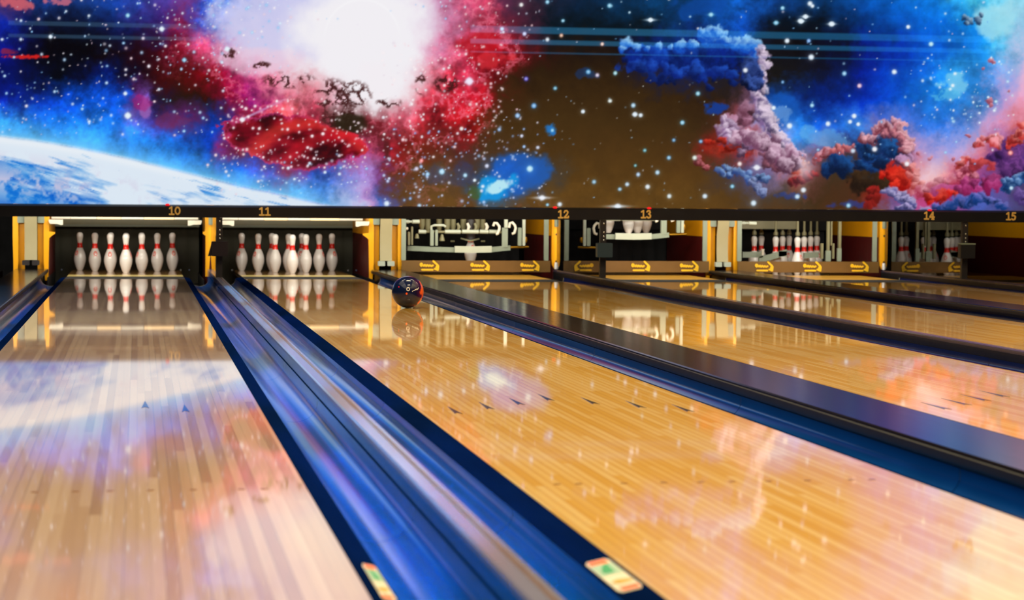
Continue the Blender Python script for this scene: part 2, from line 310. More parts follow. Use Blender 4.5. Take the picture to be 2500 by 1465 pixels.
def make_art(step=2.0,u0=-150.,u1=2650.,v0=-190.,v1=524.,seed=7):
    rng=np.random.default_rng(seed)
    us=np.arange(u0,u1,step); vs=np.arange(v0,v1,step)
    U,V=np.meshgrid(us,vs)
    def vnoise(x,y,sd):
        r=np.random.default_rng(sd).random((256,256))
        xi=np.floor(x).astype(int); yi=np.floor(y).astype(int)
        fx=x-xi; fy=y-yi; fx=fx*fx*(3-2*fx); fy=fy*fy*(3-2*fy)
        g=lambda a,b:r[b&255,a&255]
        return (g(xi,yi)*(1-fx)+g(xi+1,yi)*fx)*(1-fy)+(g(xi,yi+1)*(1-fx)+g(xi+1,yi+1)*fx)*fy
    def fbm(x,y,s,o,sd,gain=.55):
        a=1.;t=0.;n=0.
        for k in range(o):
            t=t+a*(vnoise(x/s+13.7*k,y/s+7.1*k,sd+k)-.5); n+=a; a*=gain; s=s/2.03
        return t/n*2
    sm=lambda e0,e1,x:(lambda t:t*t*(3-2*t))(np.clip((x-e0)/(e1-e0),0,1))
    # ---- colour field, a teal ceiling reflection painted in along the top -------------------------------------------------
    T={
    -90:[(0,30,50,130),(150,120,50,90),(300,20,50,140),(420,90,60,150),(500,70,100,205),(620,130,140,220),(720,190,195,240),(1000,205,205,240),(1080,190,110,160),(1200,170,60,90),(1280,60,40,70),(1400,10,35,70),(1600,5,60,115),(1800,10,80,165),(2000,5,55,110),(2200,5,90,190),(2320,40,150,225),(2420,190,228,245),(2520,215,235,245)],
    0:[(0,110,60,90),(60,80,40,90),(100,25,60,140),(200,18,50,115),(300,20,60,150),(400,80,60,155),(450,110,60,140),(500,50,75,200),(550,40,100,215),(600,110,140,225),(700,190,195,240),(800,200,202,240),(900,222,222,245),(1000,220,212,240),(1080,205,140,180),(1120,190,70,110),(1200,185,60,90),(1240,90,40,70),(1300,55,38,55),(1350,25,35,60),(1400,8,35,65),(1500,5,45,80),(1600,5,60,110),(1700,5,50,90),(1800,12,80,170),(1900,10,60,130),(2000,5,50,100),(2100,5,70,150),(2200,5,90,190),(2300,12,120,220),(2400,70,195,235),(2450,130,212,240),(2500,150,218,240)],
    60:[(0,12,35,150),(100,8,18,48),(200,8,18,48),(300,12,20,70),(400,60,30,110),(450,120,25,75),(500,60,80,195),(550,130,140,220),(600,205,198,232),(700,215,210,240),(800,222,222,244),(900,242,240,246),(1000,238,232,245),(1080,215,165,200),(1120,200,110,150),(1160,185,70,100),(1200,150,40,62),(1250,90,30,50),(1300,50,25,42),(1350,4,18,28),(1400,4,18,28),(1500,4,18,28),(1600,4,18,28),(1700,10,60,130),(1800,10,60,150),(1900,4,16,30),(2000,4,16,30),(2100,3,50,125),(2200,5,70,160),(2300,5,92,195),(2400,20,140,220),(2450,70,190,230),(2500,150,202,236)],
    120:[(0,10,18,120),(40,8,10,60),(100,5,3,10),(200,5,3,8),(300,20,5,15),(400,60,5,20),(450,130,15,40),(500,205,70,115),(550,225,150,190),(600,225,202,226),(700,236,226,241),(800,243,238,245),(1000,243,236,244),(1050,236,190,215),(1100,215,110,150),(1150,190,50,80),(1200,172,16,36),(1250,140,12,25),(1300,70,15,15),(1350,38,20,12),(1400,32,19,12),(1500,22,14,14),(1600,10,30,110),(1700,10,40,140),(1800,10,40,120),(1880,18,18,30),(1950,10,8,12),(2050,8,12,40),(2100,5,28,125),(2200,5,50,170),(2300,5,82,195),(2400,30,140,220),(2450,100,182,230),(2500,195,195,232)],
    180:[(0,5,15,100),(50,5,15,80),(100,5,10,40),(150,3,5,15),(200,5,10,45),(250,5,28,125),(300,5,12,55),(350,25,5,18),(400,60,8,12),(450,70,12,10),(500,130,10,20),(550,150,15,55),(600,200,55,115),(650,226,120,150),(700,236,190,206),(750,236,216,226),(800,244,239,245),(960,244,239,245),(1000,241,216,226),(1050,226,130,150),(1100,202,55,78),(1150,190,40,70),(1200,135,16,25),(1250,55,28,12),(1300,45,28,12),(1500,42,27,12),(1580,30,25,40),(1680,15,30,90),(1760,25,25,40),(1850,30,25,40),(1900,22,20,18),(2000,12,15,35),(2050,8,25,82),(2100,5,30,145),(2200,5,62,182),(2300,20,112,212),(2350,40,150,225),(2400,40,132,217),(2450,160,165,226),(2500,226,182,216)],
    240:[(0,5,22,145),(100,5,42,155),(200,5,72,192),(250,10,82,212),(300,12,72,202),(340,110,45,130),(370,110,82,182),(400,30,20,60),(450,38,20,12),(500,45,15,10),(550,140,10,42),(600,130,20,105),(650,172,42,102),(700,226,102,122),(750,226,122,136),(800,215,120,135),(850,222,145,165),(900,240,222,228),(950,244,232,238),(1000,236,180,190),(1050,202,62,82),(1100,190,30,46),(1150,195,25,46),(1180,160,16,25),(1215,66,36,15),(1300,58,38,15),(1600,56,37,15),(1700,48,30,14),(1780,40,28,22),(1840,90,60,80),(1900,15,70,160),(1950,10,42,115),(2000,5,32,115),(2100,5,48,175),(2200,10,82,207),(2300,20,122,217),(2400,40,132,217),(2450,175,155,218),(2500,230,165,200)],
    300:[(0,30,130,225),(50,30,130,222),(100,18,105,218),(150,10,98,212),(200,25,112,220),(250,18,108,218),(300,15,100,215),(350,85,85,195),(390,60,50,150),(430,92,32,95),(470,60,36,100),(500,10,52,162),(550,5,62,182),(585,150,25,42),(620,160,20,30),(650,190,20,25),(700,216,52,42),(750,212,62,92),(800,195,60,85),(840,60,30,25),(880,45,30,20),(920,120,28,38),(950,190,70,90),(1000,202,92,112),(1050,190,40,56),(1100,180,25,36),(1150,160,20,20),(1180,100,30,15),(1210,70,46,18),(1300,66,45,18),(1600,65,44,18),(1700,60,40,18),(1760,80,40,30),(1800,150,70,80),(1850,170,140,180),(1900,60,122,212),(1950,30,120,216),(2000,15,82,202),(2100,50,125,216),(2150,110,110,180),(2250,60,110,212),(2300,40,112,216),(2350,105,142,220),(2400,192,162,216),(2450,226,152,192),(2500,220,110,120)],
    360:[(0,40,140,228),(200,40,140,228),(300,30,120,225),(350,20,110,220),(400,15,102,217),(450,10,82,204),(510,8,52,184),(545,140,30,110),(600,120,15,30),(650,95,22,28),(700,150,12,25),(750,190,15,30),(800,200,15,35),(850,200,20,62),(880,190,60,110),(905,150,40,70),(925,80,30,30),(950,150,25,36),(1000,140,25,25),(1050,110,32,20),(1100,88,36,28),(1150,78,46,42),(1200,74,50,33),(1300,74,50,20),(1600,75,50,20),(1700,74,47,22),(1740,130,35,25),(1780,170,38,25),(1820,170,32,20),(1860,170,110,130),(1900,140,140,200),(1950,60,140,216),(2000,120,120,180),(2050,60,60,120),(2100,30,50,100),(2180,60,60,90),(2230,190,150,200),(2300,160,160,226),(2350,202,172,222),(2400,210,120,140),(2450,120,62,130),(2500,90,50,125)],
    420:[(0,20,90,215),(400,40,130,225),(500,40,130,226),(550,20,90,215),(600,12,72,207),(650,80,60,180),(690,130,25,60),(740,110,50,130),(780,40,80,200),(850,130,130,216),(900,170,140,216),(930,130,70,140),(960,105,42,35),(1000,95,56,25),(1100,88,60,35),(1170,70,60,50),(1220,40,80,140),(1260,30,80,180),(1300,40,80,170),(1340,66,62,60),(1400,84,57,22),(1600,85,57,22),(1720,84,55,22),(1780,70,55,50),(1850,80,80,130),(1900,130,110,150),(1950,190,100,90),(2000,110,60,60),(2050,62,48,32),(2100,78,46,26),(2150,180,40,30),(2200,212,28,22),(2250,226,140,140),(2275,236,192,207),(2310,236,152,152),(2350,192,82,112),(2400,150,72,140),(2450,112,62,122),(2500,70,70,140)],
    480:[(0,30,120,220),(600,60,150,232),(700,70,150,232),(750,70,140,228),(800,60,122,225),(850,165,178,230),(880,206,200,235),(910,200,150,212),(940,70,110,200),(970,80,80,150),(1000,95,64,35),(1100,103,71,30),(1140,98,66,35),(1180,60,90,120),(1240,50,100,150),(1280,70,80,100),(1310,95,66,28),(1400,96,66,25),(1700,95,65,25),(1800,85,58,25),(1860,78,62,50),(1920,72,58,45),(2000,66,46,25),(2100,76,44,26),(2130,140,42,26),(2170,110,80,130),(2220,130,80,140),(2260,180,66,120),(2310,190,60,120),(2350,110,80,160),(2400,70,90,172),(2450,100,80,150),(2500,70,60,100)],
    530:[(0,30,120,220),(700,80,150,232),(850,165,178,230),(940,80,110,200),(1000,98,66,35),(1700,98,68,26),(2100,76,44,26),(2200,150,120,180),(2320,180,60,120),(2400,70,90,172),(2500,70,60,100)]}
    w1=fbm(U,V,95,6,1); w2=fbm(U,V,95,6,21)
    nfa=fbm(U,V,10,3,43,.7); nfb=fbm(U,V,10,3,53,.7)
    wx=U+w1*46+fbm(U,V,24,5,41,.7)*26+nfa*9; wy=V+w2*34+fbm(U,V,24,5,51,.7)*24+nfb*9
    rows=sorted(T); cols=[]
    for r in rows:
        a=np.array(T[r],float)
        cols.append(a)
    img=np.zeros(U.shape+(3,))
    wys=np.clip(wy,rows[0],rows[-1]-1e-3)
    k=np.searchsorted(rows,wys,side='right')-1
    lev=[np.stack([np.interp(wx,a[:,0],a[:,c]) for c in (1,2,3)],-1) for a in cols]
    for i in range(len(rows)-1):
        m=k==i
        t=((wys-rows[i])/(rows[i+1]-rows[i]))[...,None]
        img=np.where(m[...,None],lev[i]*(1-t)+lev[i+1]*t,img)
    del lev
    def mix(c,a):
        nonlocal img
        img=img*(1-a[...,None])+np.array(c,float)*a[...,None]
    # texture in colourful parts
    sat=(img.max(-1)-img.min(-1))/255
    tex=fbm(U,V,46,6,61,.68); nf1=fbm(U,V,20,4,63,.6); nf2=fbm(U,V,20,4,67,.6); nf3=fbm(U,V,9,3,69,.6)
    rdg=1-np.abs(fbm(U,V,70,6,65,.66))*2.6
    img=img*(1+(.75*tex+.22*(rdg-.35))*sm(.15,.6,sat)*(1-.55*sm(1850,2000,U)))[...,None]
    red=sm(40,120,img[...,0]-img[...,2]*.9)*sm(1400,1250,U)
    mix((240,130,155),sm(.72,1.0,rdg)*red*.55)
    # red lens cloud with crisp magenta rim
    lens=((U-722)/178)**2+((V-344-0.14*(U-722))/62)**2+fbm(U,V,44,6,71,.65)*.75
    a=sm(1.0,.93,lens)
    f1=fbm(U*.8+V*.9,V*1.2-U*.35,60,5,81)
    body=np.stack([52+165*np.clip(f1+.34,0,1),6+60*np.clip(f1-.05,0,1),14+70*np.clip(f1*.6+.1,0,1)],-1)
    img=img*(1-a[...,None])+body*a[...,None]
    mix((210,60,130),sm(.62,1.0,lens)*a*.8)
    arc=np.abs(np.hypot((U-760)/1.25,V-420)-120); mix((235,60,50),sm(26,4,arc)*a*.55)
    arc=np.abs(np.hypot((U-830)/1.3,V-440)-110); mix((225,25,40),sm(24,4,arc)*a*.5)
    e=((U-690)/175)**2+((V-55)/105)**2+fbm(U,V,80,6,97,.65)*.9; mix((208,206,240),sm(1.15,.35,e)*.85)
    e=((U-640)/120)**2+((V-150)/40)**2+fbm(U,V,60,6,98,.65)*.9; mix((236,205,225),sm(1.1,.4,e)*.7)
    # white-hot core
    d=np.hypot((U-890)/1.0,(V-75)/1.05)+fbm(U,V,70,6,91)*52
    mix((244,241,246),sm(205,100,d))
    d2=np.hypot((U-925)/.75,(V-205)/.95)+fbm(U,V,40,5,95)*40
    mix((245,240,245),sm(78,42,d2))
    ring=np.abs(np.hypot(U-885,(V-95)*.95)-92); mix((252,252,253),sm(5,0,ring)*.35*sm(110,40,V))
    # dark branching wisps
    for (cx,cy,rx,ry,sd) in ((810,235,42,42,3),(705,195,62,20,5),(1030,205,16,26,7),(1090,205,30,22,9),(950,250,30,14,11),(862,232,46,34,14),(636,158,26,9,15),(840,290,55,26,17),(560,130,20,14,18)):
        rd=1-np.abs(fbm(U,V,30,6,100+sd*7,.62))*2.3
        e=((U-cx)/rx)**2+((V-cy)/ry)**2
        mix((62,22,22),sm(.58,.86,rd)*sm(1.5,.35,e)*.92)
    # dark pocket above the planet
    e=((U-858)/48)**2+((V-300)/26)**2+fbm(U,V,40,4,131)*.7; mix((42,32,18),sm(1.1,.5,e)*.85)
    # ---- planet -----------------------------------------------------------
    hz=np.interp(U,[-200,0,100,200,300,400,500,600,700,800,900],[322,332,345,362,384,408,433,456,478,500,525])
    dd=V-hz
    glow=np.exp(-np.clip(-dd,0,None)/34.)*(dd<0)
    mix((120,205,250),glow*.85*sm(960,700,U))
    land=sm(-6,7,dd+fbm(U,V,60,3,141)*3)
    sx=U*.94+V*.34; sy=V*.94-U*.26
    st=fbm(sx*.16,sy,17,5,151,.6); st2=fbm(sx*.3,sy,34,5,161,.6)
    depth=np.clip(dd,0,200)
    wht=np.clip(1.75-depth/95.-.35*sm(260,0,U)+st*1.1-.9*sm(.12,.5,fbm(sx*.12,sy*1.2,11,4,155,.6)),0,1)
    wht=np.maximum(wht,np.clip(.30+st2*1.7+(U-200)/330,0,1)*sm(25,60,depth))
    blue=np.stack([18+20*st2,112+45*st2,212+20*st2],-1)
    wcol=np.stack([222+0*U,234+0*U,246+0*U],-1)
    pink=sm(-.15,.3,fbm(U,V,30,5,171,.65)+fbm(U,V,150,2,175)*.5)*np.clip(1-np.abs(depth-105)/80,0,1)*sm(440,280,U)
    wcol=wcol*(1-pink[...,None]*.55)+np.array([205,180,210.])*pink[...,None]*.55
    wht=np.maximum(wht,pink*.9)
    pl=blue*(1-wht[...,None])+wcol*wht[...,None]
    img=img*(1-land[...,None])+pl*land[...,None]
    mix((236,242,248),np.exp(-((dd-9)/9.)**2)*.75*sm(760,300,U))
    # ---- blue clusters --------------------------------------------------------
    def blob(cx,cy,rx,ry,c,a,sd,tilt=0.,rough=.9,soft=.75):
        x=(U-cx)+tilt*(V-cy); e=(x/rx)**2+((V-cy)/ry)**2+fbm(U,V,min(rx,ry)*1.1,5,sd)*rough
        mix(c,sm(1.1,1.1-soft,e)*a)
    blob(1265,430,80,62,(28,95,195),.8,201,.3,1.3)
    blob(1210,458,52,36,(20,150,225),.95,203,.5,1.1)
    blob(1216,456,34,20,(190,236,246),.95,205,.6,1.1)
    blob(1345,316,17,15,(35,120,205),.9,207,0,1.4)
    blob(1160,470,20,20,(70,95,30),.6,209)
    blob(1100,430,60,40,(40,70,150),.35,211,0,1.5)
    blob(1560,165,60,14,(15,50,150),.8,213,0,1.5); blob(1740,265,36,20,(20,60,150),.9,215,.2,1.3)
    blob(1430,180,30,14,(20,60,130),.5,216,-.8,1.8)
    blob(2335,205,40,26,(130,210,240),.75,217,0,1.5); blob(2310,232,40,16,(90,190,235),.7,219,0,1.6)
    blob(2430,40,60,50,(165,225,240),.8,221,0,1.3)
    blob(1700,12,60,40,(10,75,170),.6,223,0,1.4)
    blob(1920,265,40,45,(20,90,190),.7,225,0,1.4); blob(1915,280,26,20,(120,165,220),.6,227,0,1.5)
    blob(2010,335,60,26,(110,180,230),.55,229,-.8,1.6)
    blob(355,262,14,34,(185,110,190),.55,231,0,1.2); blob(345,250,22,18,(175,30,110),.5,233,0,1.8)
    blob(415,292,45,22,(120,45,90),.5,235,0,1.5)
    blob(60,138,60,5,(225,35,30),.9,237,.0,1.2); blob(20,125,30,8,(190,40,50),.6,239,0,1.4)
    blob(40,10,34,18,(215,100,110),.85,241,-.4,1.6); blob(145,3,40,10,(215,110,130),.8,243,-.5,1.4)
    blob(2080,500,60,10,(45,60,140),.7,245,0,1.5); blob(1935,478,40,10,(40,65,150),.6,247,0,1.6)
    blob(1180,110,60,40,(185,18,30),.7,249,.3,1.6,.9); blob(1215,140,36,26,(225,50,60),.6,251,.4,1.8)
    # comet streak
    tt=((U-590)*.906-(V-292)*.423)/160.; dn=(U-590)*.423+(V-292)*.906
    mix((205,190,235),np.where((tt>0)&(tt<1),np.exp(-(dn/(2.+3*tt))**2)*(1-tt)*.9,0))
    # ---- billowing clouds: shaded puffs ---------------------------------------
    def puff(x,y,r,base,lit,rim=.75,lx=.45,ly=-.8):
        i0=int((x-r*1.3-u0)/step);i1=int((x+r*1.3-u0)/step)+2;j0=int((y-r*1.3-v0)/step);j1=int((y+r*1.3-v0)/step)+2
        i0=max(i0,0);j0=max(j0,0)
        if i1<=i0 or j1<=j0 or i0>=len(us) or j0>=len(vs): return
        u=U[j0:j1,i0:i1]-x; v=V[j0:j1,i0:i1]-y
        n=nf3[j0:j1,i0:i1]
        u=u+nf1[j0:j1,i0:i1]*min(r*1.1,16); v=v+nf2[j0:j1,i0:i1]*min(r*1.1,16)
        d=np.hypot(u,v)/r*(1+n*.18)
        al=sm(1.05,.62,d)*.94
        nz=np.sqrt(np.clip(1-d*d,0,1))
        sh=np.clip((u*lx+v*ly)/r*.7+.2+.22*nz,0,1)**1.1
        sh=np.clip(sh*(.62+rim*.75)-.06+n*.3,0,1)[...,None]
        edge=sm(.45,.95,d)*np.clip((u*lx+v*ly)/r*1.3,0,1)*rim*.5; sh=np.clip(sh+edge[...,None],0,1)
        c=np.array(base,float)*(1-sh)+np.array(lit,float)*sh
        img[j0:j1,i0:i1]=img[j0:j1,i0:i1]*(1-al[...,None])+c*al[...,None]
    def chain(pts,r0,r1,base,lit,n,jit=10,rim=.75,lx=.45,ly=-.8):
        p=np.array(pts,float); s=np.r_[0,np.cumsum(np.hypot(*np.diff(p,axis=0).T))]
        t=rng.random(n)*s[-1]; t.sort()
        for q in t:
            x=np.interp(q,s,p[:,0])+rng.normal()*jit; y=np.interp(q,s,p[:,1])+rng.normal()*jit*.7
            b=np.array(base)*(0.55+.5*rng.random()); l=np.array(lit)*(.85+.2*rng.random())
            puff(x,y,r0+(r1-r0)*rng.random(),np.clip(b,0,255),np.clip(l,0,255),rim,lx,ly)
    B0,B1=(8,38,140),(40,110,215); L1=(150,205,245)
    # blue cloud bank
    chain([(1560,146),(1640,150),(1740,150),(1830,160)],18,32,(8,26,105),(12,50,155),30,14)
    chain([(1600,185),(1700,195),(1790,200),(1840,195)],8,16,(8,26,90),(16,50,140),16,14)
    chain([(1545,128),(1600,138),(1680,132),(1760,130),(1840,140)],20,34,B0,(25,85,200),22,9)
    chain([(1560,165),(1640,178),(1740,185),(1840,180)],12,22,(10,35,125),(30,80,190),22,10)
    for x,y,r in ((1532,108,19),(1556,113,14),(1520,118,10),(1582,118,9),(1610,112,12),(1640,116,10),(1662,106,17),(1690,112,16),(1722,90,24),(1742,84,28),(1758,76,20),(1712,74,14),(1770,100,18),(1800,110,20),(1826,110,24),(1845,112,18),(1852,134,14),(1856,160,12),(1850,182,13)):
        puff(x,y,r,(18,80,190),L1,1.0)
    chain([(1862,150),(1858,185),(1868,225)],7,13,(90,110,180),(225,215,235),22,4,1.)
    # pink column
    chain([(1790,300),(1820,290),(1850,270)],12,24,(110,60,80),(205,150,180),14,12)
    chain([(1780,300),(1790,340),(1820,360),(1850,345)],12,22,(120,80,120),(210,185,215),26,12)
    chain([(1855,235),(1862,270),(1885,310),(1908,345)],10,20,(130,100,150),(232,212,230),34,8,1.)
    chain([(1770,285),(1768,310),(1790,345)],6,11,(150,110,160),(228,205,228),14,4,1.)
    chain([(1730,350),(1760,345),(1790,355)],8,16,(120,20,12),(215,60,40),10,9)
    chain([(1700,380),(1715,405),(1730,420)],5,10,(110,40,40),(200,110,120),10,6)
    chain([(1850,350),(1890,370),(1930,380),(1960,380)],10,18,(120,70,110),(222,180,205),26,8,1.)
    chain([(1860,385),(1900,400),(1940,410)],10,18,(110,60,80),(195,120,140),18,9)
    chain([(1930,400),(1955,410),(1965,390)],9,15,(200,60,40),(245,170,160),12,6,1.)
    chain([(1930,440),(1965,440),(1995,425)],8,14,(120,40,50),(205,60,60),12,7)
    chain([(1770,410),(1800,425),(1840,430),(1870,440)],7,13,(50,75,140),(130,165,215),26,8,1.)
    chain([(1830,440),(1850,460),(1870,470)],6,11,(70,80,130),(150,165,210),14,6,1.)
    chain([(1862,120),(1866,150),(1860,190),(1866,225),(1862,262),(1880,300),(1905,330),(1925,362)],9,16,(110,90,140),(235,215,235),46,5,1.)
    chain([(1835,150),(1835,190),(1840,215)],14,24,(8,22,70),(60,90,170),12,7)
    chain([(1800,330),(1840,340),(1880,355),(1920,385),(1950,400)],12,20,(120,70,100),(225,190,212),40,14,1.)
    # middle cloud
    chain([(1990,400),(2000,380),(2030,375)],8,15,(150,60,70),(230,160,175),16,6,1.)
    chain([(2040,372),(2070,360),(2090,355)],6,12,(160,70,80),(240,140,140),12,5,1.)
    chain([(2030,410),(2080,400),(2120,410),(2160,395)],14,24,(12,35,80),(30,85,155),24,10)
    chain([(2100,380),(2130,355),(2170,350),(2190,370)],14,24,(14,45,100),(40,105,180),26,10)
    chain([(2115,340),(2150,318),(2190,308),(2215,330),(2215,365)],8,16,(140,60,80),(242,180,190),34,6,1.)
    chain([(2150,330),(2190,325),(2200,350)],8,14,(120,60,90),(225,140,150),14,6)
    chain([(2190,395),(2215,390),(2220,410)],10,16,(80,40,70),(200,150,190),12,6,1.)
    chain([(2100,440),(2150,450)],20,30,(40,26,18),(62,44,26),8,10)
    chain([(2165,425),(2195,430),(2215,440),(2180,445)],9,18,(190,14,10),(242,60,40),20,8)
    chain([(2220,400),(2240,415),(2235,440),(2250,450)],8,14,(190,50,50),(245,150,150),18,6,1.)
    chain([(2140,470),(2130,490)],6,14,(120,25,20),(180,40,35),10,8)
    # lower right bank
    chain([(2260,470),(2290,455),(2330,440),(2370,425)],12,22,(170,40,70),(235,140,160),30,10,1.)
    chain([(2285,480),(2330,470),(2380,460),(2430,450)],12,22,(150,30,90),(205,80,150),30,12)
    chain([(2270,488),(2290,475),(2330,490),(2345,470)],8,14,(200,20,15),(245,70,50),14,9)
    chain([(2170,465),(2190,480),(2215,490),(2240,505)],7,13,(80,80,140),(190,180,225),30,7,1.)
    chain([(2190,505),(2230,512),(2280,515)],8,14,(70,70,130),(185,170,220),18,5,1.)
    chain([(2300,505),(2340,500),(2370,490),(2400,482),(2430,490),(2450,505)],9,17,(20,60,130),(120,120,205),30,6,1.)
    chain([(2350,400),(2365,388),(2380,395)],6,11,(200,50,50),(245,150,150),10,5,1.)
    chain([(2380,405),(2400,390),(2410,410)],9,16,(170,50,60),(230,90,90),14,7,1.)
    chain([(2395,355),(2415,340),(2440,335),(2430,355)],8,15,(190,60,60),(248,160,170),20,6,1.)
    chain([(2420,380),(2450,370),(2480,370),(2500,400),(2450,410)],14,26,(60,30,90),(130,70,150),30,12)
    chain([(2480,345),(2490,320),(2500,300)],9,17,(200,50,50),(248,140,130),14,6,1.)
    chain([(2460,460),(2480,440),(2510,430)],10,18,(25,70,140),(130,170,220),16,7,1.)
    chain([(2490,490),(2510,470)],10,16,(70,50,110),(140,110,190),10,6)
    for x,y,r in ((2360,44,10),(2372,52,12),(2392,46,11),(2366,58,8),(2400,36,7)): puff(x,y,r,(20,50,90),(150,180,205),.9)
    for x,y,r in ((2425,146,8),(2431,152,6),(2404,168,4),(2418,248,8),(2422,256,5),(2365,330,7),(2245,372,7),(2274,388,7),(2330,388,5),(2465,222,5)):
        puff(x,y,r,(150,70,90),(225,150,165),.8)
    # warm glow pocket
    g=np.exp(-(((U-2275)/40)**2+((V-430)/34)**2)); mix((250,205,205),g*.55)
    g=np.exp(-(((U-1968)/18)**2+((V-415)/26)**2)); mix((235,225,240),g*.6)
    # ---- stars --------------------------------------------------------------------
    def star(x,y,r,c,a=1.,spike=0.,hs=0.):
        R=r*3.2+spike+hs
        i0=max(int((x-R-u0)/step),0);i1=int((x+R-u0)/step)+2;j0=max(int((y-R-v0)/step),0);j1=int((y+R-v0)/step)+2
        if i0>=len(us) or j0>=len(vs) or i1<=i0 or j1<=j0: return
        u=U[j0:j1,i0:i1]-x; v=V[j0:j1,i0:i1]-y; d=np.hypot(u,v)
        al=np.exp(-(d/r)**4*.7)*a+np.exp(-(d/(r*1.9))**2)*.22*a
        if spike: al=al+.8*np.exp(-np.abs(u)/spike*3-np.abs(v)/1.6)+.8*np.exp(-np.abs(v)/spike*3-np.abs(u)/1.6)
        if hs: al=al+.85*np.exp(-(u/hs)**2*2.2-(v/(3.2*np.exp(-np.abs(u)/hs*.8)+.5))**2)
        al=np.clip(al,0,1)[...,None]
        core=np.exp(-(d/(r*.8))**2)[...,None]*.6
        col=np.array(c,float)*(1-core)+255*core
        img[j0:j1,i0:i1]=img[j0:j1,i0:i1]*(1-al)+col*al
    pal=[(200,225,250),(150,200,245),(235,225,240),(110,180,240),(230,190,205)]
    def field(n,xa,xb,ya,yb,r0,r1,cols=pal,a0=.45):
        for _ in range(n):
            star(xa+(xb-xa)*rng.random(),ya+(yb-ya)*rng.random(),r0+(r1-r0)*rng.random()**3,cols[rng.integers(len(cols))],a0+(1-a0)*rng.random())
    field(560,-140,560,-180,330,1.1,3.6)
    field(240,380,720,-100,190,1.0,3.2)
    field(120,560,1250,-180,60,1.0,2.6)
    field(220,540,920,240,410,1.2,3.6,[(250,215,225),(255,235,240)])
    field(110,500,900,370,480,1.1,3.6)
    field(260,930,1230,100,400,1.2,3.4,[(245,200,210),(225,210,225),(250,235,240)])
    field(200,930,1340,310,505,1.2,3.8,[(120,170,235),(150,170,225),(190,200,235),(90,140,220)])
    field(110,1100,1320,-180,330,1.1,3.2,[(235,180,190),(180,190,220),(210,200,215)])
    field(60,1300,2000,-180,150,1.0,2.6,[(150,200,230),(90,160,210),(190,200,215)])
    field(60,1340,1780,180,500,.9,1.8,[(110,130,140),(150,140,120),(90,140,170)],.3)
    field(140,1900,2450,-180,400,1.0,2.9,[(120,190,240),(190,220,245),(80,160,235),(230,200,220)])
    field(70,2250,2480,140,300,1.2,3.8,[(170,225,245),(220,240,250)])
    W_=(215,235,250);C_=(110,195,235)
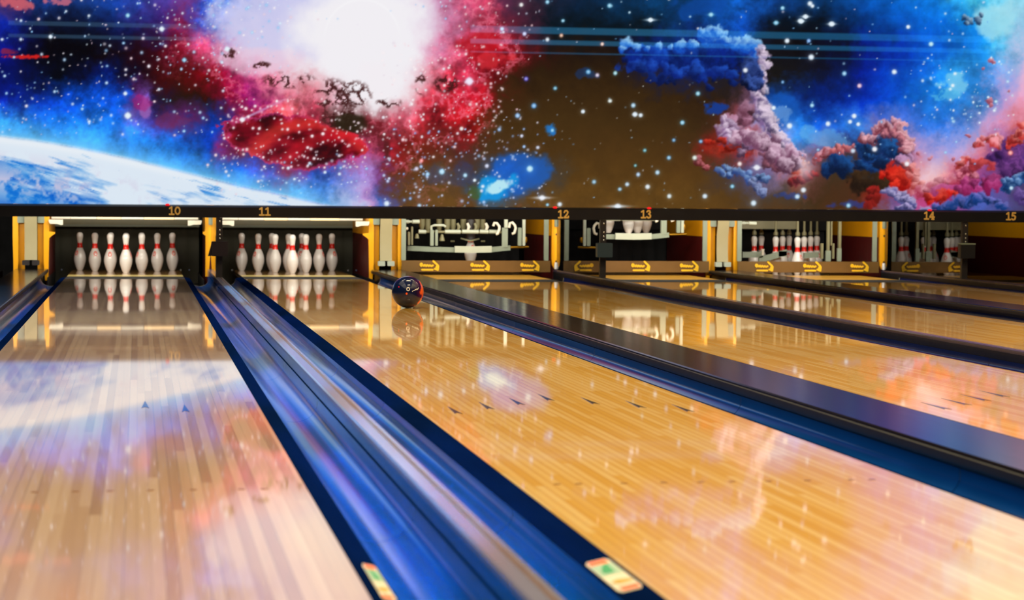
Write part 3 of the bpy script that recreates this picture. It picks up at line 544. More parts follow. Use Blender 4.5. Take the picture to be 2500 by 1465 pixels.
    for x,y,r,c,s,h in ((395,70,6,W_,22,0),(123,89,4.5,W_,16,0),(312,37,5,C_,8,0),(555,119,6,W_,14,0),(450,146,5,C_,8,0),(592,292,6,(240,235,245),12,0),(312,282,8,W_,14,0),(306,228,4.5,W_,8,0),(1147,198,10,(235,215,245),26,0),
        (1325,483,6,(235,240,250),0,34),(1510,504,6.5,(225,238,250),0,42),(1368,499,5.5,(205,225,240),0,0),(1338,500,3.5,C_,0,0),(1295,412,8,(150,215,245),8,0),(1590,48,5,W_,0,22),
        (1425,272,5,W_,0,0),(1548,257,5.5,(150,205,240),0,0),(1552,279,6,W_,0,8),(1566,281,5,W_,0,0),(1491,246,4.8,(215,230,225),0,0),(1504,178,5,(130,205,220),0,0),(1460,183,4.5,(205,190,225),0,0),(1438,175,6,(60,150,215),0,0),
        (1706,228,5.5,(110,195,225),0,0),(1668,299,5.5,C_,0,0),(1647,342,4,(70,150,215),0,0),(1713,345,4.5,(70,150,215),0,0),(1635,385,5,(95,170,220),0,0),(1698,385,5.5,(215,235,225),0,0),(1576,367,4,(70,170,190),0,0),(1607,421,5.5,(150,200,230),0,0),(1560,426,5,(150,190,230),0,0),(1452,444,5,(110,175,215),0,0),(1533,450,5,(170,205,230),0,0),(1515,462,4.5,(120,180,215),0,0),(1583,456,6,(205,220,230),0,0),(1636,479,5.5,(200,220,225),0,0),(1723,479,6,(190,215,235),0,0),(1790,455,5,(90,180,220),0,0),(1842,496,7,(190,220,240),0,0),(1949,480,6,(170,210,240),0,0),(1964,464,6.5,(210,225,240),0,0),(2074,502,5.5,(110,190,235),0,0),(1553,404,3.5,(60,150,160),0,0),(1350,318,4,C_,0,0),
        (1265,282,6,(110,170,235),0,0),(1305,258,6.5,(70,150,225),0,0),(1286,192,5.5,(70,60,200),0,0),(1357,215,4.5,(80,170,210),0,0),(1227,70,5,(190,215,250),0,0),(1282,82,5,(190,200,250),0,0),(1338,96,5,(200,215,225),0,0),(1372,86,4.5,(225,160,120),0,0),(1472,107,4.5,(230,170,130),0,0),(1274,11,5,(225,225,225),0,0),(1338,4,5,C_,0,0),(1490,13,5.5,C_,0,0),(1376,50,4,C_,0,0),
        (1980,8,6,W_,0,0),(1986,14,4.5,W_,0,0),(1958,51,6.5,W_,0,14),(1969,40,5.5,W_,0,16),(2033,58,6.5,W_,0,16),(1913,19,5,C_,0,0),(1897,55,5,C_,0,10),(1738,35,5,C_,0,12),(1924,99,6,W_,0,0),(1977,99,5,(80,150,235),0,0),(1983,139,7,W_,0,0),(1822,171,6,(215,225,240),0,0),(2186,175,6,W_,0,0),(2101,209,5.5,(225,170,200),0,0),(1891,263,5.5,W_,0,0),(1930,307,7,W_,0,0),(2024,302,6,W_,0,0),(2088,283,6,W_,0,0),(2078,297,5,W_,0,0),(2098,303,5,W_,0,0),(1985,257,5,(120,200,240),0,0),(2064,179,5.5,(110,190,240),0,0),(2220,65,5,W_,0,0),(2276,107,6,(150,220,245),0,0),(2138,364,6.5,(230,230,240),0,0),(2085,368,5.5,(170,205,235),0,0),(2217,400,6,(235,235,245),0,0),(2470,373,6,(255,120,110),0,0),(1850,409,7,(225,225,240),0,16),(1808,400,5.5,(235,215,215),0,0),(2472,459,5,(150,200,235),0,0),(2520,300,6,W_,0,0),
        (1180,455,4,W_,0,0),(1160,440,4,W_,0,0),(945,497,7,(200,225,250),0,0),(1025,502,4.5,(150,200,240),0,0),(1080,419,7,(150,215,250),6,0),(1137,428,5,(150,215,250),0,0),(1045,425,5,(130,195,245),0,0),(1018,412,5,(200,190,225),0,0),(1030,392,5,(255,110,110),0,0),(1128,314,5,(230,215,210),0,0),(1190,405,5,(190,200,235),0,0)):
        star(x,y,r*.86,c,.95,s,h)
    # faint weave of the dark print
    img=np.clip(img,0,255)/255.
    lin=np.where(img<=.04045,img/12.92,((img+.055)/1.055)**2.4)
    return us,vs,lin
# ------------------------------------------------------------------ layout
P1, P2 = 1.6083, 1.7668                     # lane pitch inside a pair, and across the ball-return division
LX = {9: -P2, 10: 0.0, 11: P1, 12: P1+P2, 13: 2*P1+P2, 14: 2*(P1+P2), 15: 3*P1+2*P2}
HW, GW = 0.5334, 0.235                      # half lane width, gutter width
HP = 18.288                                 # head pin spot
YM = 15.77                                  # plane of the masking beam and mural
YK = 17.96                                  # front of the kickbacks
Y_GUT = 17.38                               # where the gutters drop into the pit channels

# ------------------------------------------------------------------ setting
tag(MB().box(-4.2, 16.0, -5.0, 22.0, -0.30, -0.16).build('floor', MT['carpet']), kind='structure')
tag(MB().box(-4.2, 16.0, -5.0, -0.02, -0.16, 0.0).build('floor_approach', MT['approach']), kind='structure')
tag(MB().box(-4.2, 16.0, 20.6, 20.75, -0.16, 4.3).build('wall_back', MT['wall']), kind='structure')
tag(MB().box(-4.35, -4.2, -5.0, 20.75, -0.16, 4.3).build('wall_left', MT['wall']), kind='structure')
tag(MB().box(16.0, 16.15, -5.0, 20.75, -0.16, 4.3).build('wall_right', MT['wall']), kind='structure')
tag(MB().box(-4.35, 16.15, -5.0, 20.75, 4.3, 4.45).build('ceiling', MT['ceil']), kind='structure')

# ------------------------------------------------------------------ lanes
LANE_LABEL = {9: 'lane outside the left edge, seen only past the yellow post there',
    10: 'greyish brown maple lane with board stripes, leading to the pins under numeral 10',
    11: 'amber lane carrying the rolling ball, leading to pins under numeral 11',
    12: 'amber lane right of the ball, ending at a lowered sweep under numeral 12',
    13: 'amber lane with pink reflections, ending at the sweep under numeral 13',
    14: 'narrow-looking amber lane ending at the red-banded pins under numeral 14',
    15: 'furthest right amber lane, ending at the dark pit under numeral 15'}
def flat_place(cx, y0, z): return lambda a, b, t: (cx+a, y0+b, z-0.0015+0.0021*t)
for i, cx in LX.items():
    if i == 9: continue                      # only its gutter side and capping reach into the picture
    L = thing('bowling_lane', LANE_LABEL[i], 'lane', (cx, 0, 0), 'bowling lanes')
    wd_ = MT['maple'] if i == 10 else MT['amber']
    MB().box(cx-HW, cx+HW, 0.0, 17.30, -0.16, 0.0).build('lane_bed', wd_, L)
    MB().box(cx-HW, cx+HW, 17.30, 19.32, -0.16, 0.0).build('pin_deck', MT['deck'], L)
    s0, s1 = (17.36, 17.80) if i < 12 else (16.75, 17.90)
    MB().box(cx-HW*0.995, cx+HW*0.995, s0, s1, -0.004, 0.0010).build('deck_strip', MT['strip'] if i < 12 else MT['strip_amber'], L)
    MB().box(cx-HW*0.995, cx+HW*0.995, s0-0.62, s0, -0.004, 0.0008).build('deck_gap', MT['black_gap'], L)
    ink = MT['ink']
    for k in ((1, 2) if i == 10 else range(-3, 4)):
        ax, ay = cx+k*0.1368, 4.812-abs(k)*0.153
        a = MB(); hw = 0.0135
        v = [(ax-hw, ay-0.13, 0.0009), (ax, ay-0.085, 0.0009), (ax+hw, ay-0.13, 0.0009), (ax, ay+0.15, 0.0009)]
        v += [(x, y, -0.003) for x, y, z in v]
        a.add(v, [(0, 1, 3), (1, 2, 3), (7, 5, 4), (7, 6, 5), (0, 4, 5, 1), (1, 5, 6, 2), (2, 6, 7, 3), (3, 7, 4, 0)])
        a.build('arrow_marker', MT['blueink'] if i == 10 else ink, L)
    for k in (-12, -10.4, -7, -4, -1.2, 1.2, 4, 7, 10.4, 12):
        pts = [(0.010*math.cos(t*PI/6), 0.012*math.sin(t*PI/6)) for t in range(12)]
        xx, yy = cx+k*0.0355, 2.36
        MB().add([(xx+a, yy+b, 0.0009) for a, b in pts]+[(xx+a, yy+b, -0.003) for a, b in pts],
                 [tuple(range(12))]+[(j+12, (j+1) % 12+12, (j+1) % 12, j) for j in range(12)]).build('dot_marker', MT['dotink'], L)

# ------------------------------------------------------------------ gutters
def gutter_profile(s):
    """inside face from the lane edge outwards: lip, then a round trough; s = +1 right of a lane, -1 left"""
    p = [(0.000, -0.0015), (0.012, -0.006), (0.052, -0.014), (0.061, -0.020)]
    for k in range(1, 15):
        a = PI+PI*k/15
        p.append((0.148+0.087*math.cos(a), -0.020+0.072*math.sin(a)))
    p += [(0.2335, -0.004)]
    return [(s*x, z) for x, z in p]
GUT_LABEL = {(9, 1): 'navy gutter left of the grey cap strip at the left edge',
    (10, -1): 'navy gutter along the left side of the brown lane',
    (10, 1): 'blue gutter along the right side of the brown maple lane',
    (11, -1): 'gutter along the left side of the lane with the ball, with a cream safety sticker',
    (11, 1): 'blue and purple gutter right of the bowling ball',
    (12, -1): 'gutter hidden behind the wide dark capping on the ball lane\'s right',
    (12, 1): 'dark gutter along the right side of the lane under numeral 12',
    (13, -1): 'gutter along the left side of the lane under numeral 13',
    (13, 1): 'dark gutter right of the lane under numeral 13',
    (14, -1): 'gutter along the left side of the lane under numeral 14',
    (14, 1): 'dark gutter right of the lane under numeral 14',
    (15, -1): 'gutter along the left side of the lane under numeral 15',
    (15, 1): 'gutter at the far right of the furthest lane'}
GUTS = {}
for (i, s), lab in GUT_LABEL.items():
    ex = LX[i]+s*HW
    G = thing('gutter', lab, 'gutter', (ex, 0, 0), 'lane gutters'); GUTS[(i, s)] = G
    pr = gutter_profile(s); n = len(pr)
    def shell(lo, hi, y0, y1, ny):
        m = MB(); q = pr[lo:hi]; k = len(q)
        ys = [y0+(y1-y0)*j/ny for j in range(ny+1)]
        for y in ys: m.v += [(ex+x, y, z) for x, z in q]+[(ex+x, y, z-0.010) for x, z in q]
        for j in range(ny):
            b, c = j*2*k, (j+1)*2*k
            for a in range(k-1):
                m.f += [(b+a, b+a+1, c+a+1, c+a), (b+k+a+1, b+k+a, c+k+a, c+k+a+1)]
            m.f += [(b, c, c+k, b+k), (b+k-1, b+2*k-1, c+2*k-1, c+k-1)]
        for a in range(k-1): m.f += [(a+1, a, k+a, k+a+1), (ny*2*k+a, ny*2*k+a+1, ny*2*k+k+a+1, ny*2*k+k+a)]
        m.mi = [0]*len(m.f)
        return m
    # trough in lengths butted together, lip in one run
    joints = [0.0, 2.05, 4.9, 6.75, 9.35, 12.4, 15.1, Y_GUT]
    if i == 11 and s == 1: joints = [0.0, 2.6, 4.85, 7.55, 9.9, 12.4, 15.1, Y_GUT]
    for a, b in zip(joints, joints[1:]):
        shell(3, n, a+0.003, b-0.003, 4).build('trough', MT['gutter'] if i < 12 else MT['guttershade'], G, smooth=40)
    shell(0, 4, 0.0, Y_GUT, 6).build('lip', MT['rim'], G, smooth=50)
    m = MB()
    q = [(ex+x, z-0.0012) for x, z in pr[3:]]
    for y in joints[1:-1]:
        m.add([(x, y-0.02, z-0.003) for x, z in q]+[(x, y+0.02, z-0.003) for x, z in q], [(a, a+1, len(q)+a+1, len(q)+a) for a in range(len(q)-1)])
    m.build('joint_strip', MT['seal'], G)
    wide = (i % 2 == 0 and s < 0) or (i % 2 == 1 and s > 0)
    x0, x1 = sorted((ex+s*0.001, ex+s*(0.178 if wide else 0.190)))
    MB().prism([(x0, -0.16), (x1, -0.16), (x1, -0.03), (x1-0.006, -0.03), (x1-0.006, -0.145), (x0+0.006, -0.145), (x0+0.006, -0.012), (x0, -0.012)], Y_GUT+0.012, 19.32).build('pit_channel', MT['pitblack'], G)
    # end of the last length, its lit edge put in as pale colour
    m = MB(); q = pr[3:]
    for a in range(len(q)-1):
        (xa, za), (xb, zb) = q[a], q[a+1]
        m.add([(ex+xa, Y_GUT-0.001, za+0.001), (ex+xb, Y_GUT-0.001, zb+0.001), (ex+xb, Y_GUT+0.010, zb+0.001), (ex+xa, Y_GUT+0.010, za+0.001),
               (ex+xa, Y_GUT-0.001, za-0.014), (ex+xb, Y_GUT-0.001, zb-0.014), (ex+xb, Y_GUT+0.010, zb-0.014), (ex+xa, Y_GUT+0.010, za-0.014)],
              [(0, 1, 2, 3), (7, 6, 5, 4), (4, 5, 1, 0), (3, 2, 6, 7)])
    m.build('end_flange', MT['beige'], G, smooth=60)

# stickers printed with a green shield and an arrow, stuck on the lips
def sticker(i, s, y0, y1, name):
    ex = LX[i]+s*HW; G = GUTS[(i, s)]
    def lip(a, b, t):                        # a across the lip 0..1, b along 0..1
        x = (0.026 if s > 0 else 0.008)+(0.028 if s > 0 else 0.048)*a; z = -0.0048-0.0098*(x-0.010)/0.045+0.0004+0.0014*t
        return (ex+s*x, y0+(y1-y0)*b, z)
    def patch(m, pts, k, lift=0.0):
        n = len(pts); top = [lip(a, b, 1+lift) for a, b in pts]; bot = [lip(a, b, 0) for a, b in pts]
        m.add(top+bot, [tuple(range(n)) if s > 0 else tuple(range(n-1, -1, -1))]+[(j, j+n, (j+1) % n+n, (j+1) % n) for j in range(n)], k)
    m = MB(); r = 0.10
    patch(m, [(0, 0.06), (0.12, 0), (0.88, 0), (1, 0.06), (1, 0.94), (0.88, 1), (0.12, 1), (0, 0.94)], 0)
    patch(m, [(0.12, 0.86), (0.92, 0.86), (0.88, 0.975), (0.16, 0.975)], 1, 0.5)
    patch(m, [(0.10, 0.03), (0.80, 0.03), (0.84, 0.13), (0.10, 0.13)], 1, 0.5)
    patch(m, [(0.05, 0.50), (0.95, 0.50), (0.95, 0.84), (0.05, 0.84)], 4, 0.4)
    patch(m, [(0.32, 0.56), (0.72, 0.56), (0.78, 0.62), (0.55, 0.78), (0.28, 0.838)], 2, 0.9)
    patch(m, [(0.08, 0.24), (0.60, 0.22), (0.88, 0.29), (0.60, 0.34), (0.08, 0.28)], 3, 0.9)
    o = m.build(name, [MT['lcream'], MT['lorange'], MT['lgreen'], MT['lyellow'], MT['lpalegreen']], G)
    o['label'] = 'cream safety sticker with orange ends and a green shield'
sticker(11, -1, 0.88, 1.22, 'safety_sticker')
sticker(10, 1, 0.84, 1.24, 'safety_sticker')

# ------------------------------------------------------------------ cappings between the lanes
CAPS = [('n', LX[10]+P1/2, 'narrow pale grey capping strip between the two left lanes, with the brown box post'),
        ('n', LX[12]+P1/2, 'narrow grey capping strip meeting the post with the slate box'),
        ('n', LX[14]+P1/2, 'narrow grey capping strip meeting the post with the black box'),
        ('w', LX[9]+P2/2, 'wide dark capping at the left edge, reflecting a yellow post'),
        ('w', LX[11]+P2/2, 'wide dark scratched capping running right of the bowling ball'),
        ('w', LX[13]+P2/2, 'wide dark capping between the lanes under numerals 13 and 14'),
        ('w', LX[15]+P2/2, 'wide dark capping at the far right edge')]
for kind, x, lab in CAPS:
    c = thing('division_capping', lab, 'capping', (x, 0, 0), 'cappings between lanes')
    if kind == 'n':
        MB().box(x-0.033, x+0.033, 0.0, YK-0.02, -0.16, 0.034).build('divider_core', MT['gutter'] if x < 2 else MT['seal'], c)
        MB().prism([(x-0.033, 0.034), (x+0.033, 0.034), (x+0.033, 0.046), (x+0.028, 0.051), (x-0.028, 0.051), (x-0.033, 0.046)], 0.0, YK-0.02).build('top_plate', MT['capgrey'] if x < 2 else MT['capslate'], c, smooth=30)
        MB().box(x+0.004, x+0.017, 0.0, YK-0.03, 0.0505, 0.0516).build('groove_strip', MT['groove'], c)
    else:
        MB().box(x-0.112, x+0.112, 0.0, YK-0.02, -0.16, 0.030).build('divider_core', MT['seal'], c)
        MB().prism([(x-0.140, 0.028), (x+0.155, 0.028), (x+0.155, 0.049), (x+0.152, 0.052), (x-0.136, 0.0505), (x-0.140, 0.046)], 0.0, YK-0.02).build('top_plate', MT['capdark'], c, smooth=30)
        MB().prism([(x-0.146, 0.016), (x-0.112, 0.016), (x-0.112, 0.028), (x-0.1405, 0.028), (x-0.1405, 0.040), (x-0.146, 0.038)], 0.0, YK-0.02).build('edge_seal', MT['seal'], c)
        MB().prism([(x+0.1555, 0.020), (x+0.161, 0.020), (x+0.161, 0.049), (x+0.1555, 0.051)], 0.0, YK-0.02).build('edge_seal', MT['seal'], c)

# ------------------------------------------------------------------ masking beam with numerals, posts
DIG = {'0': [[(0.5+0.40*math.cos(t*PI/8), 0.65+0.55*math.sin(t*PI/8)) for t in range(16)]],
       '1': [[(0.18, 1.02), (0.55, 1.24), (0.55, 0.08)], [(0.16, 0.08), (0.94, 0.08)]],
       '2': [[(0.14, 0.95), (0.30, 1.20), (0.62, 1.22), (0.82, 1.0), (0.70, 0.68), (0.16, 0.10), (0.90, 0.10), (0.92, 0.30)]],
       '3': [[(0.14, 1.05), (0.35, 1.22), (0.68, 1.18), (0.76, 0.92), (0.46, 0.70), (0.80, 0.48), (0.78, 0.16), (0.42, 0.04), (0.12, 0.22)]],
       '4': [[(0.70, 0.06), (0.70, 1.22), (0.10, 0.40), (0.98, 0.40)], [(0.50, 0.06), (0.90, 0.06)]],
       '5': [[(0.84, 1.20), (0.26, 1.20), (0.20, 0.72), (0.55, 0.80), (0.84, 0.55), (0.74, 0.16), (0.40, 0.04), (0.12, 0.20)]]}
beam = thing('masking_fascia', 'long dark beam under the mural bearing tan lane numerals', 'beam', (3.4, YM, 0.60))
MB().prism_x([(YM-0.02, 0.565), (YM+0.30, 0.565), (YM+0.30, 0.672), (YM+0.02, 0.672), (YM-0.005, 0.668), (YM-0.02, 0.655)], -2.6, 9.9).build('rail', MT['beam'], beam)
for n_, u, v in (('10', 426, 514.5), ('11', 646, 516.5), ('12', 1375, 523), ('13', 1577, 523), ('14', 2268, 526.5), ('15', 2468, 528)):
    p = at(u, v, YM-0.02); w_ = 0.048; m = MB()
    for k, ch in enumerate(n_):
        for st in DIG[ch]:
            m.stroke(st, 0.27, lambda a, b, t, k=k: (p.x+(a-0.5)*w_+(k-0.5)*w_*1.08, YM-0.019-0.006*t, p.z+(b-0.65)*w_*1.12), 1, closed=(ch == '0'))
    m.build('numeral', MT['digit'], beam)
for u, v in ((409, 499), (1355, 508.5), (1585, 510), (2270, 512.5)):
    p = at(u, v, YM); MB().lathe([(0.018, 0), (0.021, 0.006), (0.017, 0.014), (0.008, 0.019)], (p.x, YM+0.002, 0.664), 14).build('indicator_lamp', MT['led'], beam, smooth=40)

POSTS = [(LX[10]+P1/2, 'navybox', 'dark slim post with a brown-black box, on the strip between lanes 10 and 11'),
         (LX[12]+P1/2, 'slatebox', 'dark slim post with a slate-blue box, between lanes 12 and 13'),
         (LX[14]+P1/2, 'blackbox', 'dark slim post with a black box and pale lid edge, at far right')]
for x, bm, lab in POSTS:
    p = thing('sensor_post', lab, 'post', (x, YM, 0.0515), 'sensor posts under the beam')
    MB().box(x-0.027, x+0.027, YM-0.012, YM+0.03, 0.0515, 0.564).build('pole', MT['darkmetal'], p)
    MB().box(x-0.068, x+0.070, YM-0.085, YM-0.014, 0.236, 0.362, bev=0.004).build('case', MT[bm], p)
    if bm == 'navybox': MB().prism([(x-0.098, 0.236), (x-0.069, 0.236), (x-0.069, 0.345)], YM-0.07, YM-0.02).build('case_flap', MT['navybox'], p)
    if bm == 'blackbox': MB().box(x-0.070, x+0.072, YM-0.087, YM-0.013, 0.3625, 0.374).build('case_lid', MT['grey'], p)
    for z in (0.385, 0.42, 0.455, 0.53): MB().lathe([(0.0075, -0.001), (0.006, 0.003), (0.002, 0.004)], (0, 0, 0), 10).v
    for z in (0.385, 0.418, 0.455, 0.532):
        m = MB(); m.tube([(x+0.004, YM-0.012, z), (x+0.004, YM-0.016, z), (x+0.004, YM-0.018, z)], [0.0075, 0.007, 0.003], 10); m.build('rivet', MT['chrome'], p, smooth=50)

# ------------------------------------------------------------------ kickbacks (pit walls) and column covers
def kick_plate(m_y, m_d, x0, x1, par):
    MB().box(x0, x1, YK+0.03, 19.6, 0.385, 0.80).build('upper_panel', MT['yellow'], par)
    MB().box(x0, x1, YK+0.03, 19.6, -0.16, 0.385).build('lower_panel', MT['maroon'], par)
KN = [(LX[10]+P1/2, 'slim yellow kickback post beside the brown box post'), (LX[12]+P1/2, 'yellow kickback post with a white foot between lanes 12 and 13'), (LX[14]+P1/2, 'yellow kickback post with a white foot, right of the red-banded pins')]
for j, (x, lab) in enumerate(KN):
    k = thing('kickback', lab, 'kickback', (x, YK, -0.16), 'kickbacks between lanes')
    kick_plate(0, 0, x-0.030, x+0.030, k)
    if j == 0: pts = [(x-0.055, 0.62), (x+0.015, 0.62), (x+0.015, 0.27), (x-0.008, 0.17), (x-0.018, 0.02), (x-0.030, -0.02), (x-0.052, -0.02), (x-0.050, 0.10), (x-0.050, 0.37), (x-0.075, 0.39), (x-0.075, 0.41), (x-0.055, 0.415)]
    else: pts = [(x-0.046, 0.62), (x+0.035, 0.62), (x+0.035, 0.15), (x+0.028, 0.085), (x+0.010, 0.060), (x-0.020, 0.060), (x-0.040, 0.095), (x-0.046, 0.16)]
    MB().prism(pts, YK-0.005, YK+0.029).build('front_edge', MT['yellow'], k)
    MB().box(x-0.022, x+0.030, YK-0.03, YK-0.006, 0.475, 0.62, bev=0.006).build('clamp', MT['grey'], k)
    if j == 0:
        m = MB()
        for dx, r in ((0.045, 0.012), (0.085, 0.014)): m.tube([(x+dx, YK+0.01, 0.06), (x+dx, YK+0.01, 0.37)], r, 10)
        m.build('side_tube', MT['cream'], k, smooth=40)
        MB().box(x+0.030, x+0.11, YK-0.015, YK-0.006, 0.02, 0.058, bev=0.008).build('tube_foot', MT['olive'], k)
    else:
        MB().tube([(x-0.004, YK-0.020, 0.060), (x-0.004, YK-0.022, 0.085), (x-0.004, YK-0.020, 0.125)], [0.019, 0.020, 0.014], 12).build('white_foot', MT['pin'], k, smooth=50)
        m = MB()
        for z in (0.135, 0.40): m.tube([(x+0.002, YK-0.006, z), (x+0.002, YK-0.012, z)], 0.011, 10)
        m.build('bolt', MT['darkmetal'], k)
KW = [(LX[9]+P2/2, 'dark', 'wide column at left edge, yellow sides around a grey cover with dark feet'),
      (LX[11]+P2/2, 'light', 'wide column left of the raised machine, yellow sides, grey cover, beside the ball'),
      (LX[13]+P2/2, 'light', 'wide column left of the red-banded pins, yellow sides and beige grey cover'),
      (LX[15]+P2/2, 'dark', 'wide column at the far right edge beside the dark pit')]
for x, ft, lab in KW:
    k = thing('kickback_housing', lab, 'column', (x, YK, -0.16), 'wide columns between lane pairs')
    for s in (-1, 1):
        a, b = sorted((x+s*0.135, x+s*0.165)); kick_plate(0, 0, a, b, k)
        a, b = sorted((x+s*0.060, x+s*0.120)); MB().box(a, b, YK+0.05, YK+0.08, 0.0, 0.62).build('side_panel', MT['yellow'], k)
        e0, e1 = 0.118, 0.168
        pts = [(x+s*e0, 0.62), (x+s*e1, 0.62), (x+s*e1, 0.405), (x+s*(e1+0.055), 0.400), (x+s*(e1+0.055), 0.385), (x+s*(e1+0.02), 0.360), (x+s*e1, 0.34), (x+s*(e1-0.006), 0.05), (x+s*(e1-0.008), -0.06), (x+s*(e0+0.012), -0.06), (x+s*e0, 0.10)]
        if not ((ft == 'dark' and s > 0) or (lab.count('ball') and s < 0)): pts = pts[:2]+[(x+s*e1, 0.34)]+pts[7:]
        if s < 0: pts = pts[::-1]
        MB().prism(pts, YK-0.005, YK+0.029).build('front_edge', MT['yellow'], k)
        a, b = sorted((x+s*0.062, x+s*0.125)); MB().box(a, b, YK-0.01, YK+0.045, 0.485, 0.62, bev=0.006).build('top_clamp', MT['grey'], k)
    MB().prism_x([(YK-0.02, 0.135), (YK-0.012, 0.135), (YK+0.004, 0.26), (YK-0.002, 0.40), (YK-0.03, 0.50), (YK-0.05, 0.62), (YK-0.062, 0.62), (YK-0.042, 0.49), (YK-0.014, 0.395), (YK-0.008, 0.26)], x-0.058, x+0.058).build('centre_cover', MT['beige'], k, smooth=40)
    for s in (-1, 1): MB().box(x+s*0.046-0.034, x+s*0.046+0.034, YK-0.055, YK-0.005, 0.086, 0.133, bev=0.006).build('foot_block', MT['pale'] if ft == 'light' else MT['darkmetal'], k)

# smoked clear panels from each slim kickback forward to its post
for (x, _, _), lab in zip(POSTS, ('smoked clear panel edge-on behind the brown box post', 'smoked clear panel behind the slate box post, dimming the machine', 'smoked clear panel behind the black box post, dimming pins')):
    p = tag(MB().box(x-0.003, x+0.003, YM+0.031, YK-0.04, 0.052, 0.62).build('side_shield', MT['acrylic']), lab, 'panel', 'smoked side panels')

# ------------------------------------------------------------------ pits: curtain, lamps, machines
CUR_LABEL = {10: 'charcoal pit curtain behind the pins under numeral 10', 11: 'charcoal pit curtain behind the full rack under numeral 11', 12: 'black pit behind the lowered grey machine under numeral 12',
             13: 'black pit behind the raised rack under numeral 13', 14: 'black pit behind the red-banded pins under numeral 14', 15: 'black unlit pit at far right under numeral 15'}
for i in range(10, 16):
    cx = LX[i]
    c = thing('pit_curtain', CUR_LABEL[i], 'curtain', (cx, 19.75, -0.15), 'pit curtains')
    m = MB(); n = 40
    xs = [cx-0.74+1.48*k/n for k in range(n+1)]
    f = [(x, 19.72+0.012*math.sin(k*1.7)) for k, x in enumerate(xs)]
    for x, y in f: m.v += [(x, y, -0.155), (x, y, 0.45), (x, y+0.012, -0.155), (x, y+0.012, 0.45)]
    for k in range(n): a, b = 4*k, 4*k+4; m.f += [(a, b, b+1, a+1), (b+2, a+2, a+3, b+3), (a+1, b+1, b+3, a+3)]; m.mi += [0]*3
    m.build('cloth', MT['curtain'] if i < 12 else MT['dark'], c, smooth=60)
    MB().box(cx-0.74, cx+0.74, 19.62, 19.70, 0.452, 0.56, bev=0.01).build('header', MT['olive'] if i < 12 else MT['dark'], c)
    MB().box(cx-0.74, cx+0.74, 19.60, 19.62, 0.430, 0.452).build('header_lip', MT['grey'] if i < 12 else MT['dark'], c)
    if i < 12:
        t = thing('lamp_tube', 'thin glowing lamp strip above the pins of the %s' % ('brown maple lane' if i == 10 else 'lane carrying the ball'), 'lamp', (cx, 18.3, 0.53), 'lamp strips above the pins')
        x = cx-0.705
        for j, (w_, warm) in enumerate(((0.18, 0), (0.25, 0), (0.23, 1), (0.22, 0), (0.29, 1), (0.23, 0))):
            MB().tube([(x, 18.3, 0.533), (x+w_-0.004, 18.3, 0.533)], 0.013, 10).build('tube_section', MT['tubewarm' if warm else 'tubewhite'], t, smooth=60); x += w_
        MB().box(cx-0.705, cx+0.705, 18.28, 18.33, 0.548, 0.60).build('housing', MT['darkmetal'], t)

def hook(m, pts, r): m.tube(pts, r, 10)
MACH = {10: 'pin machine over the brown maple lane, only cream corner guards showing', 11: 'pin machine over the lane with the ball, only cream corner guards showing', 12: 'grey-green pin machine with its rack lowered and sweep down, behind lane 12',
        13: 'grey-green pin machine with three white pins lifted in its rack, behind lane 13', 14: 'grey-green pin machine gripping a full set of red-banded pins', 15: 'switched-off pin machine above the black pit at far right'}
C12 = LX[12]
def rel(u, v, Y): p = at(u, v, Y); return Vector((p.x-C12, Y, p.z))
def logo(parent, x, y, z):
    s_ = 0.098; m = MB(); pl = lambda a, b, t: (x+(a-1.05)*s_, y-0.006*t, z+(b-0.5)*s_)
    m.stroke([(0.16+0.10*math.cos(t*PI/4), 0.62+0.12*math.sin(t*PI/4)) for t in range(8)], 0.17, pl, 1, closed=True)      # round initial
    m.stroke([(0.30, 0.62), (0.42, 0.50), (0.52, 0.62), (0.64, 0.48), (0.76, 0.60), (0.90, 0.48), (1.02, 0.58), (1.16, 0.48), (1.32, 0.56)], 0.17, pl, 1)
    m.stroke([(0.22, 0.12), (1.30, 0.12)], 0.17, pl, 1)
    m.stroke([(1.36, 0.98), (1.80, 0.58), (1.66, 0.34)], 0.19, pl, 1); m.stroke([(1.50, 0.22), (1.82, 0.10), (1.86, 0.50)], 0.17, pl, 1)
    o = m.build('printed_logo', MT['logo'], parent); o['label'] = 'yellow script and chevron printed on the sweep'

